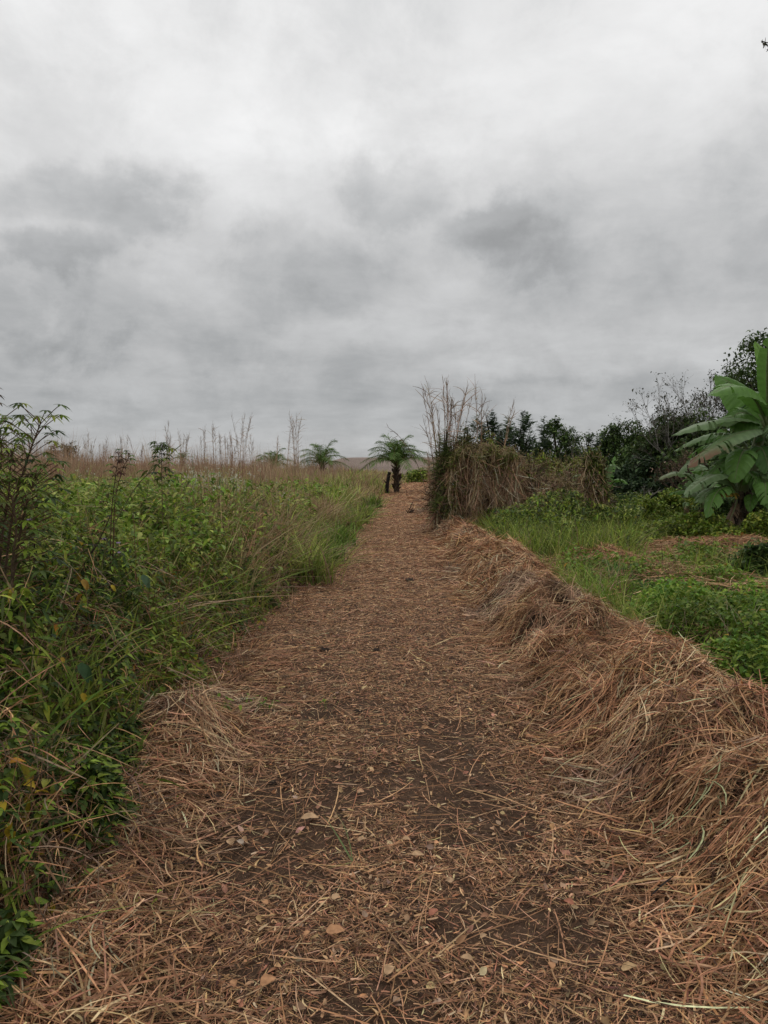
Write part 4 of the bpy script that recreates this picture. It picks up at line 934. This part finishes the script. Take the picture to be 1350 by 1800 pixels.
# ------------------------------------------------------------------ palmate leaved weeds (tall plant on the left)
def palmate(mb, p, az, size, nlob=6, col=None, tilt=.0):
    """a hand shaped leaf: lobes radiating from p"""
    m = nlob; a = az + np.linspace(-1.9, 1.9, m) + NR(.06, m); tl = tilt + NR(.15)
    d = np.stack([np.cos(a), np.sin(a), -.05 - .12 * np.cos(a - az) + tl * np.cos(a - az)], -1)
    Ln = size * (1 - .30 * np.abs(np.linspace(-1, 1, m))) * U(.9, 1.1, m)
    ribbons(mb, np.tile(p, (m, 1)), d, Ln, size * .26, np.clip(np.array(col) * (1 + NR(.06, (m, 1))), .004, .6), k=4, bend=np.stack([0 * a, 0 * a, -Ln * U(.1, .4, m)], -1), side=np.stack([-np.sin(a), np.cos(a), 0 * a], -1), prof='lance', fold=.12)

def palmate_plant(stems, label, seed, name, size=.13, nleaf=16, cols=G_MID, stemcol=(.10, .07, .045), bare_below=.3, pet=.14, r=.011, cat='plant', extra=0):
    """stems: list of point lists (world)"""
    global rng; rng = np.random.default_rng(seed)
    b = np.array(stems[0][0], float); root = thing(name, b, label, cat)
    for s in stems:
        mb = MB(); s = np.array(s) - b; n = 14; idx = np.linspace(0, len(s) - 1, n); pts = np.stack([np.interp(idx, range(len(s)), s[:, i]) for i in range(3)], -1)
        pts[1:-1] = (pts[:-2] + 2 * pts[1:-1] + pts[2:]) / 4
        tube(mb, pts, np.linspace(r, r * .4, n), stemcol, 6, .04); mb.build('stem', M_bark, root); lf = MB()
        for i in range(nleaf):
            q = bare_below + (1 - bare_below) * (i + .5) / nleaf; j = q * (n - 1); j0 = min(n - 2, int(j)); p = pts[j0] + (pts[j0 + 1] - pts[j0]) * (j - j0)
            az = i * 2.4 + NR(.4); up = .9 * q; e = p + np.array([math.cos(az), math.sin(az), up]) * pet * U(.7, 1.2) * (1.15 - .6 * q); tube(lf, curve(p, (p + e) / 2 + np.array([0, 0, .01]), e, 4), .0022, (.14, .08, .05), 4)
            palmate(lf, e, az, size * U(.75, 1.15) * (1.1 - .35 * q), 6, pal(cols, 1, .12)[0], -.15)
        lf.build('leaves', M_leaf, root)
    return root
def line(*pts): return [P(*p) for p in pts]
gl = lambda px, Y: on_ground(px, Y)
palmate_plant([[gl(-40, 3.9)] + line((20, 900, 3.9), (50, 800, 3.9), (72, 742, 3.9)), [gl(-60, 4.1)] + line((-20, 920, 4.1), (5, 800, 4.1), (-5, 740, 4.1)), [gl(-40, 3.7)] + line((30, 960, 3.7), (48, 880, 3.7), (60, 840, 3.7)), [gl(-30, 3.8)] + line((0, 960, 3.8), (15, 880, 3.8), (20, 790, 3.8)), [gl(0, 3.5)] + line((20, 1000, 3.5), (30, 930, 3.5), (20, 870, 3.5)), [gl(-90, 4.2)] + line((-60, 920, 4.2), (-30, 840, 4.2), (-22, 760, 4.2))],
              'tall plant with hand shaped green leaves at the left edge, rising above the skyline', 91, 'tall_leafy_plant', .085, 44, G_MID + G_DARK, r=.008, bare_below=.25, pet=.20)
palmate_plant([[gl(-75, 3.3)] + line((-60, 900, 3.3), (-30, 760, 3.3), (-6, 690, 3.3))], 'tip of a tall seed stalk leaning in at the left edge above the leafy plant', 92, 'seed_stalk', .05, 14, [(.10, .08, .06)], bare_below=.7, pet=.05, r=.006)
palmate_plant([[gl(182, 5.2)] + line((195, 900, 5.2), (204, 830, 5.2), (210, 795, 5.2)), [gl(186, 5.2)] + line((200, 880, 5.2), (215, 825, 5.2), (228, 800, 5.2))], 'reddish stalk with dark crimson young leaves standing among the left weeds', 93, 'red_leaved_stalk', .06, 16, [(.12, .2, .04), (.09, .15, .04), (.09, .03, .03), (.07, .05, .03), (.06, .10, .03)], (.09, .05, .035), .35, .07, .004)
palmate_plant([[gl(62, 4.4)] + line((60, 1040, 4.4), (60, 985, 4.4), (61, 945, 4.4))], 'dark brown stalk with a wilted blackish top in the left weeds', 94, 'wilted_stalk', .06, 8, [(.05, .035, .03)], (.05, .03, .028), .9, .02, .009)
palmate_plant([[gl(283, 8)] + line((285, 880, 8), (284, 800, 8), (282, 785, 8))], 'slender plant with bluish green hand shaped leaves below the dense reed tuft', 95, 'slender_leafy_plant', .11, 34, G_DARK + G_MID[:1], bare_below=.45, pet=.10, r=.005)
palmate_plant([[gl(150, 4.9)] + line((180, 960, 4.9), (240, 850, 4.9), (318, 782, 4.9))], 'long thin green branch slanting up to the right over the left weeds', 96, 'slanting_branch', .07, 7, G_MID, (.12, .12, .05), .3, .05, .006)
palmate_plant([[gl(110, 4.3)] + line((140, 1000, 4.3), (170, 960, 4.3), (195, 905, 4.3))], 'dark branch with dry blackish buds slanting through the left weeds', 97, 'budding_branch', .045, 8, [(.05, .03, .028), (.10, .12, .04)], (.06, .04, .035), .5, .03, .006)

# ------------------------------------------------------------------ grass tussocks along the left edge
def tussock(px, Y, H, n, label, seed, cols=G_GRASS[:3], spread=.16, wdt=.010, name='grass_tussock', group=None, droop=.6, lean=.4, dx=0):
    global rng; rng = np.random.default_rng(seed); b = on_ground(px, Y); mb = MB()
    p = np.stack([NR(spread, n), NR(spread, n), np.zeros(n)], -1)
    wdt = wdt * 1.5; col = pal(cols, n, .25); dr = U(0, 1, n) < .14; col[dr] = pal(DEAD + [(.35, .3, .15)], int(dr.sum()), .15)
    blades(mb, p, H * U(.55, 1.15, n), U(.7, 1.3, n) * wdt, col, lean, droop, 5)
    o = mb.build(name, M_grass); o.location = tuple(b); return tag(o, label, 'grass tuft', group)
GT = [(546, 11.0, .95, 330, 'big drooping green grass tussock spilling onto the track at the corner of the bank'), (572, 13.4, .80, 260, 'dense green grass tussock directly behind the big corner tussock'), (600, 16.5, .80, 230, 'upright green tussock in the middle of the left grass edge'),
      (500, 11.8, .9, 240, 'pale green grass tussock left of the big corner tussock'), (440, 10.5, .85, 220, 'grass tussock with arching blades well inside the left bank'), (455, 13, .8, 200, 'grass tussock behind the arching one on the left bank'),
      (618, 20.5, .75, 200, 'lush grass tussock leaning over the far left edge of the track'), (640, 25, .75, 200, 'green tussock farther along the left edge before the oil palm'), (657, 30, .75, 180, 'small green tussock close before the oil palm'), (628, 22.5, .8, 200, 'dark grass tussock set back from the far left edge'),
      (380, 8.5, .75, 150, 'thin grass tussock among leafy weeds of the left bank'), (270, 6.2, .85, 60, 'few broad grass blades rising from the left weeds'), (180, 5.0, .8, 40, 'two or three pale broad blades bending over the near left weeds')]
for i, (px, Y, H, n, lb) in enumerate(GT):
    tussock(px, Y, H, n, lb, 1200 + i, cols=[(.18, .28, .05), (.26, .36, .07), (.13, .21, .045)] if i % 3 else G_GRASS[:3], group='grass tussocks on the left bank', wdt=.012 * max(1, Y / 14), spread=.16 if n > 100 else .08)
for i, (px, Y, H, n, lb) in enumerate([(905, 15.5, .75, 260, 'tall green grass tussock at the foot of the big thicket'), (950, 14.5, .6, 240, 'green grass tussock right of the thicket foot'), (995, 13.5, .5, 180, 'low grass tussock in front of the vine column'), (1090, 10.6, .5, 60, 'sparse pale grass blades amid the creeping ground cover'), (1150, 9.8, .35, 50, 'short grass blades beside the brown vine mat')]):
    tussock(px, Y, H, n, lb, 1300 + i, cols=[(.08, .17, .04), (.12, .21, .06), (.06, .12, .035)], group='grass tussocks right of the heap', wdt=.012, spread=.2 if n > 100 else .12)

# sprig of green grass lying on the track
def sprig():
    global rng; rng = np.random.default_rng(95); r_ = ray(620, 1520); t = 1.6 / -r_[2]; b = EYE + r_ * t; b[2] = surf(b[0], b[1]) + .01; mb = MB()
    d = np.array([[-.42, .8, .32], [-.12, .9, .36], [-.55, -.25, .05]]); ribbons(mb, np.zeros((3, 3)), d, np.array([.34, .36, .13]), np.array([.007, .004, .006]), np.array([(.16, .22, .08), (.14, .20, .07), (.30, .30, .10)]), k=7, bend=np.array([[0, .03, -.06], [-.05, 0, -.07], [0, 0, -.01]]), prof='grass')
    o = mb.build('grass_sprig', M_grass); o.location = tuple(b); tag(o, 'single green grass sprig with two long blades on the bare soil of the track', 'grass sprig')
sprig()

# seedlings at the edge and on the track
def on_soil(px, py):
    r_ = ray(px, py); t = 1.6 / -r_[2]
    for _ in range(4): p = EYE + r_ * t; t = (surf(p[0], p[1]) - 1.6) / r_[2]
    return EYE + r_ * t
def seedling(px, py, n, s, seed, label, group=None, cols=G_BRIGHT):
    global rng; rng = np.random.default_rng(seed); b = on_soil(px, py); mb = MB(); p = np.stack([NR(s * .8, n), NR(s * .8, n), np.abs(NR(s * .6, n)) + .055], -1)
    leaves(mb, p, .35, U(.6, 1.1, n) * s, U(.3, .5, n) * s, pal(cols, n, .15), 'leaf', k=3)
    ribbons(mb, p * np.array([.6, .6, 0]), p, .08, .003, (.15, .2, .05), k=2)
    o = mb.build('seedling', M_leaf); o.location = tuple(b); tag(o, label, 'seedling', group)
for i, (px, py, n, s, lb) in enumerate([(572, 1250, 5, .035, 'lone bright green leaf cluster in the middle of the track'), (470, 1252, 12, .045, 'green seedling at the right end of the seedling row'), (440, 1250, 12, .04, 'green seedling left of the row end'), (385, 1260, 22, .06, 'bushiest green seedling of the row with yellow tips'), (340, 1255, 20, .06, 'green seedling in the middle of the row'), (300, 1235, 26, .07, 'green seedling nearest the left weeds'),
                                        (280, 1615, 4, .035, 'two leaved seedling near the bottom left of the track'), (200, 1648, 2, .045, 'single dark green leaf lying in straw at the bottom left'), (40, 1600, 16, .06, 'low green creeper at the bottom left edge'), (25, 1690, 18, .06, 'dark green creeper in the bottom left corner'), (300, 1430, 4, .03, 'tiny seedling in the straw drift'), (250, 1422, 4, .03, 'tiny yellowish sprout at the weeds edge')]):
    seedling(px, py, n, s, 1400 + i, lb, 'green seedlings on the track', G_BRIGHT if i < 6 else G_MID)

# creeper runner on the left drift
def creeper():
    global rng; rng = np.random.default_rng(96); b = on_soil(60, 1400); root = thing('creeper', b, 'creeping vine with heart shaped leaves trailing down over the straw at the left', 'creeper'); st = MB(); lf = MB()
    for path in ([(60, 1400), (90, 1420), (115, 1450), (130, 1490)], [(60, 1400), (75, 1395), (100, 1400)], [(0, 1380), (20, 1420), (30, 1480), (28, 1560)], [(20, 1330), (60, 1345), (110, 1350)]):
        pts = np.array([on_soil(*q) + np.array([0, 0, .12]) for q in path]) - b; tube(st, pts, .0025, (.14, .12, .05), 4)
        n = 9; j = U(0, len(pts) - 1.01, n); j0 = j.astype(int); p = pts[j0] + (pts[j0 + 1] - pts[j0]) * (j - j0)[:, None] + NR(.015, (n, 3)); leaves(lf, p, .3, U(.04, .06, n), U(.035, .048, n), pal(G_MID, n, .12), 'heart')
    st.build('runners', M_leaf, root); lf.build('leaves', M_leaf, root)
creeper()

# ------------------------------------------------------------------ fallen leaves and clods on the track
def fallen(px, py, size, az, col, seed, label):
    r = np.random.default_rng(seed); b = on_soil(px, py) + np.array([0, 0, .028]); mb = MB(); k = 9; t = np.linspace(0, 1, k); s = np.linspace(-1, 1, 7)
    curl = r.uniform(.15, .5); tw = r.normal(0, .25); prof = np.sin(np.pi * np.clip(t, .02, .98) ** .8) ** .7
    X = (t[:, None] - .5) * size + 0 * s; Yv = s[None] * (prof * size * r.uniform(.28, .38))[:, None] * (1 + r.normal(0, .06, (k, 7))); Z = curl * Yv ** 2 / size * 2.2 + .12 * size * np.sin(t * 3 + tw)[:, None] + tw * Yv * .4 + r.normal(0, size * .012, (k, 7)) + size * .05
    ca, sa = math.cos(az), math.sin(az); V = np.stack([X * ca - Yv * sa, X * sa + Yv * ca, Z], -1).reshape(-1, 3)
    i = np.arange(k - 1)[:, None] * 7; j = np.arange(6)[None]; mb.add(V, np.stack([i + j, i + j + 1, i + 8 + j, i + 7 + j], -1).reshape(-1, 4), np.array(col))
    a = np.array([ca, sa, 0]); tube(mb, [-a * size * .5 + np.array([0, 0, size * .1]), -a * size * .8 + np.array([0, 0, size * .04])], .0015, np.array(col) * .7, 4)
    o = mb.build('fallen_leaf', M_straw, smooth=True); o.location = tuple(b); tag(o, label, 'leaf', 'brown leaves fallen on the track')
O_ = (.46, .24, .12); TN = (.50, .32, .18); RD = (.38, .15, .09); PK = (.50, .28, .24)
for i, (px, py, s, az, c, lb) in enumerate([(590, 1652, .065, .3, O_, 'large curled orange brown leaf near the bottom centre of the track'), (735, 1515, .05, .1, TN, 'pale tan leaf lying alone right of the grass sprig'), (472, 1742, .055, .8, O_, 'rounded orange leaf at the bottom left of centre'), (410, 1745, .035, 2, O_, 'small orange leaf left of the rounded one at the bottom'), (465, 1600, .035, 2.4, O_, 'small orange leaf midway left on the bare soil'),
                                            (637, 1488, .04, .5, TN, 'pale torn leaf beside the grass sprig blades'), (590, 1590, .04, 1.2, TN, 'pale heart shaped leaf below the grass sprig'), (685, 1722, .045, 1.1, TN, 'tan leaf standing on edge at the bottom centre'), (762, 1618, .05, .9, RD, 'cluster like reddish brown leaf right of centre'), (545, 1450, .08, .1, TN, 'long ragged tan leaf left of the grass sprig'),
                                            (1112, 1640, .035, 1, O_, 'orange leaf on the track near the lower right'), (970, 1712, .035, 1.5, O_, 'small triangular orange leaf at the lower right'), (303, 1617, .035, .2, O_, 'orange brown oval leaf beside the two leaved seedling'), (165, 1706, .035, .4, PK, 'pinkish leaf in the straw at the bottom left'), (405, 1492, .05, 2.0, TN, 'long tan leaf at the left of the bare soil'),
                                            (422, 1492, .045, 2.2, (.40, .32, .25), 'greyish curled leaf next to the long tan one'), (1028, 1425, .035, .9, O_, 'orange chip of leaf by the foot of the straw heap'), (1078, 1424, .035, .2, (.45, .35, .28), 'pale round leaf at the foot of the straw heap'), (450, 1310, .03, .3, O_, 'small orange leaf on the upper left of the track'), (297, 1258, .04, .2, O_, 'orange leaf among the seedlings'),
                                            (850, 1660, .03, .7, TN, 'small pale leaf right of the reddish cluster'), (1000, 1600, .04, 2.5, RD, 'reddish leaf left of the lower right orange leaf'), (715, 1487, .035, 0, TN, 'narrow tan leaf just above the lone pale leaf'), (540, 1655, .03, 1, O_, 'tiny orange leaf left of the large curled one'), (820, 1700, .04, 2.9, TN, 'folded tan leaf at the bottom right of centre')]):
    fallen(px, py, s, az, c, 1500 + i, lb)

def lump(px, py, r0, seed, label, name='soil_clod', col=(.045, .032, .026)):
    r = np.random.default_rng(seed); b = on_soil(px, py); mb = MB(); m, n = 8, 12; th = np.linspace(.0, np.pi * .62, m); ph = np.linspace(0, 2 * np.pi, n, endpoint=False)
    R = r0 * (1 + r.normal(0, .12, (m, n))); R[0] = R[0].mean(); V = np.stack([R * np.sin(th)[:, None] * np.cos(ph), R * np.sin(th)[:, None] * np.sin(ph) * .8, R * np.cos(th)[:, None] * .7], -1).reshape(-1, 3)
    i = np.arange(m - 1)[:, None] * n; j = np.arange(n)[None]; j2 = (j + 1) % n; mb.add(V, np.stack([i + j, i + n + j, i + n + j2, i + j2], -1).reshape(-1, 4), np.array(col))
    o = mb.build(name, M_soil, smooth=True); o.location = tuple(b); tag(o, label, 'clod', 'dark soil clods on the track')
for i, (px, py, s, lb) in enumerate([(372, 1408, .05, 'dark clod of earth at the edge of the straw drift on the left'), (570, 1145, .05, 'dark clod on the track left of centre, farther off'), (720, 1022, .07, 'dark flat clod far up the middle of the track'), (480, 1378, .025, 'small dark clod on bare soil left of centre'), (956, 1302, .035, 'dark clod near the foot of the straw heap'), (662, 1145, .04, 'dark clod in the middle of the track'), (628, 1252, .03, 'small dark clod beside the lone green leaves'),
                                     (1310, 1642, .05, 'dark clod at the lower right under straw'), (500, 1240, .03, 'small dark clod right of the seedling row')]):
    lump(px, py, s, 1600 + i, lb)

# burnt stump by the palm and the stubble on the track
def stump():
    global rng; rng = np.random.default_rng(97); b = P(680, 850, 41) ; b[2] = ground(b[0], b[1]); root = thing('burnt_stump', b, 'short charred leaning stump just left of the oil palm trunk', 'stump'); mb = MB()
    e = P(685, 830, 41) - b; tube(mb, curve((0, 0, 0), e * .5 + np.array([-.08, 0, 0]), e, 7), np.linspace(.12, .08, 7), (.022, .018, .016), 9, .10); tube(mb, curve(e * .35, e * .5 + np.array([-.15, 0, .05]), e * .45 + np.array([-.26, 0, .22]), 5), np.linspace(.06, .015, 5), (.03, .024, .02), 6); mb.build('charred_wood', M_bark, root)
stump()
def stubble():
    global rng; rng = np.random.default_rng(98); b = on_ground(722, 27); b[2] = ground(b[0], 27); mb = MB()
    for i in range(9):
        a = U(0, 6.28); h = .42 if i == 0 else U(.08, .22); tube(mb, [np.array([NR(.09), NR(.05), 0]), np.array([NR(.12), NR(.05), h])], [.02, .012], (.04, .03, .025), 5)
    o = mb.build('burnt_stubble', M_bark); o.location = tuple(b); tag(o, 'small tuft of dark burnt stubble with one upright stick on the far track', 'stubble')
stubble()
# arching dead reed in front of the oil palm
def arch():
    global rng; rng = np.random.default_rng(99); b = on_ground(757, 24.5); root = thing('arching_reed', b, 'long dead reed arching left across the oil palm from the track edge', 'reeds'); mb = MB()
    pts = curve((0, 0, 0), P(742, 790, 24.5) - b, P(683, 752, 24.5) - b, 14); tube(mb, pts, np.linspace(.012, .006, 14), (.16, .12, .09), 4); lv = MB()
    m = 26; i = rng.integers(7, 14, m); ribbons(lv, pts[i], np.stack([-U(.2, 1, m), NR(.2, m), U(-.3, .8, m)], -1), U(.08, .22, m), .014, pal(DEAD, m, .2), k=3); mb.build('stem', M_dry, root); lv.build('dead_leaves', M_dry, root)
arch()

T(783, 0, 748, 19.0, 50, label='leafy green sapling growing up through the left end of the thicket', seed=39, kind='spire', cols=[(.11, .15, .045), (.16, .19, .06), (.08, .11, .035)], ls=.08, nl=5200, crown0=.15, name='sapling')
T(820, 0, 738, 19.4, 50, label='leafy olive sapling rising from the thicket beneath the leaning reeds', seed=40, kind='spire', cols=[(.08, .10, .035), (.12, .13, .045)], ls=.08, nl=4200, crown0=.45, name='sapling')

def under_thicket():
    global rng; rng = np.random.default_rng(141); mb = MB(); n = 26000; px = U(790, 1130, n); Y = U(13.5, 22, n); x = (px - 675) / F * Y; keep = x > edgeR(Y) + 1.3; x, Y, px = x[keep], Y[keep], px[keep]; n = len(x)
    H = (.25 + .75 * sstep(.35, .7, fbm(x, Y, .9, 3, 143)) + .45 * np.exp(-((px - 985) / 50) ** 2)) * np.interp(Y, [13.5, 16, 20], [.45, .85, 1.0]); z = ground(x, Y) + H * U(0, 1, n) ** .5
    leaves(mb, np.stack([x, Y, z], -1), .5, U(.07, .15, n), U(.03, .06, n), np.clip(pal(G_MID + G_GRASS[:2] + G_DARK, n, .25), .005, .5), 'lance', k=2)
    nc = 900; px = U(800, 1120, nc); Y = U(12.5, 21, nc); x = (px - 675) / F * Y; per = 16; xx = np.repeat(x, per) + NR(.1, nc * per); yy = np.repeat(Y, per) + NR(.1, nc * per); k_ = xx > edgeR(yy) + 1.25; xx, yy = xx[k_], yy[k_]; n = len(xx)
    blades(mb, np.stack([xx, yy, ground(xx, yy)], -1), U(.35, 1.0, n), U(.010, .020, n), pal(G_GRASS[:3] + G_MID + DEAD[:1], n, .25), .35, .5, 4)
    tag(mb.build('thicket_undergrowth', M_leaf), 'rough knee high weeds and grass around the feet of the vine thickets', 'undergrowth', kind='stuff')
under_thicket()

tussock(168, 6.0, 1.25, 70, 'tall pale straw coloured tuft of dried blades amid the left weeds', 1701, cols=[(.52, .40, .24), (.42, .30, .18), (.60, .48, .30)], spread=.10, wdt=.012, name='dry_grass_tuft', droop=.9)
tussock(110, 6.6, .95, 260, 'collapsed greyish brown heap of dead grass behind the left weeds', 1702, cols=[(.34, .23, .17), (.26, .17, .12), (.42, .30, .22)], spread=.35, wdt=.007, name='dead_grass_heap', droop=1.0, lean=.8)
tussock(238, 5.6, .95, 90, 'thin light brown tuft of dead grass near the red leaved stalk', 1703, cols=[(.40, .30, .18), (.32, .22, .13)], spread=.14, wdt=.007, name='dry_grass_tuft', droop=.8)
tussock(505, 12.5, .85, 240, 'matted dry brown grass tuft on the left bank beside green tussocks', 1704, cols=[(.42, .30, .19), (.32, .22, .13), (.30, .28, .11)], spread=.35, wdt=.010, name='dry_grass_tuft', droop=.9, lean=.7)
tussock(390, 9.2, .85, 200, 'brownish flattened tuft of dead grass left of the arching grass tussock', 1705, cols=[(.40, .28, .18), (.28, .18, .11)], spread=.3, wdt=.009, name='dry_grass_tuft', droop=.9, lean=.7)
for i, (px, py, Y, lb) in enumerate([(52, 915, 3.6, 'lilac flower high in the left weeds below the tall plant'), (183, 948, 4.4, 'lilac flower beside the dark budding branch'), (210, 972, 4.6, 'pale lilac flower right of the budding branch'), (208, 955, 4.9, 'small whitish flower above the pale lilac one')]):
    rng = np.random.default_rng(1720 + i); b = P(px, py, Y); root = thing('wild_flower', b, lb, 'flower', 'lilac flowers among the left weeds'); mb = MB(); a = np.arange(6) * 1.05
    ribbons(mb, np.zeros((6, 3)), np.stack([np.cos(a), np.sin(a), .5 + 0 * a], -1), .017, .013, (.50, .36, .60), k=2, prof='leaf'); mb.build('petals', M_petal, root)
    mb = MB(); g_ = float(ground(b[0], b[1])) - b[2]; tube(mb, [(0, 0, 0), (-.02, .02, g_ * .5), (-.03, .03, g_)], .002, (.10, .14, .04), 4); mb.build('stem', M_leaf, root)
# broad dying leaves hanging in the weeds
for i, (px, py, Y, sz, c, lb) in enumerate([(102, 1018, 3.5, .055, (.40, .24, .05), 'withered ochre leaf hanging in the left weeds'), (155, 1028, 3.7, .035, (.55, .42, .05), 'bright yellow leaf right of the withered ochre leaf'), (98, 1218, 3.3, .045, (.50, .36, .04), 'yellow leaf low in the left weeds'), (60, 1155, 3.2, .03, (.45, .30, .05), 'small orange leaf at the left edge of the weeds'),
                                            (95, 1165, 3.2, .09, (.05, .10, .04), 'large dull dark green leaf facing the track in the left weeds'), (215, 1010, 4.2, .08, (.09, .15, .08), 'broad greyish green leaf in the middle of the left weeds'), (125, 1340, 3.6, .05, (.13, .2, .05), 'heart shaped green leaf hanging over the straw')]):
    rng = np.random.default_rng(1740 + i); b = P(px, py, Y) + np.array([.12, 0, 0]); mb = MB(); a = np.array([-.5, 0, .5, .25, -.25]) + NR(.1); m = 5
    ribbons(mb, np.zeros((m, 3)) , np.stack([.5 + 0 * a, np.sin(a) * .8 - .2, -.8 - .3 * np.cos(a)], -1), sz * U(.8, 1.1, m), sz * .5, np.array(c), k=5, prof='heart', fold=.15, side=np.stack([np.cos(a), .6 * np.sin(a) + .5, 0 * a], -1))
    o = mb.build('weed_leaf', M_leaf); o.location = tuple(b); tag(o, lb, 'leaf')

for i, (px, pt, Y, wp, lb) in enumerate([(1180, 868, 20.5, 90, 'knee high leafy bush below the withered banana shoot'), (1262, 872, 19.5, 80, 'dark leafy bush between the young banana plant and the big trunks'), (1135, 880, 19, 80, 'light green leafy clump left of the withered banana shoot'), (1100, 872, 21, 80, 'leafy clump under the two small banana leaves'),
                                         (1345, 900, 15.5, 70, 'low green bush at the right edge beside the banana trunks'), (1230, 905, 16.5, 90, 'low spreading weed clump in front of the young banana plant'), (1345, 960, 11.5, 80, 'dark low weed clump at the right edge over the brown vine mat'), (1300, 815, 21.5, 170, 'dense dark bush filling the space behind the banana leaves')]):
    T(px, 0, pt, Y, wp, label=lb, seed=1800 + i, kind='round', cols=(G_MID if i in (0, 2, 4, 5) else DK), ls=.075 if i < 7 else .11, crown0=.03, nl=3200 if i < 7 else 9000, name='bush', group='leafy bushes in the green ground on the right')
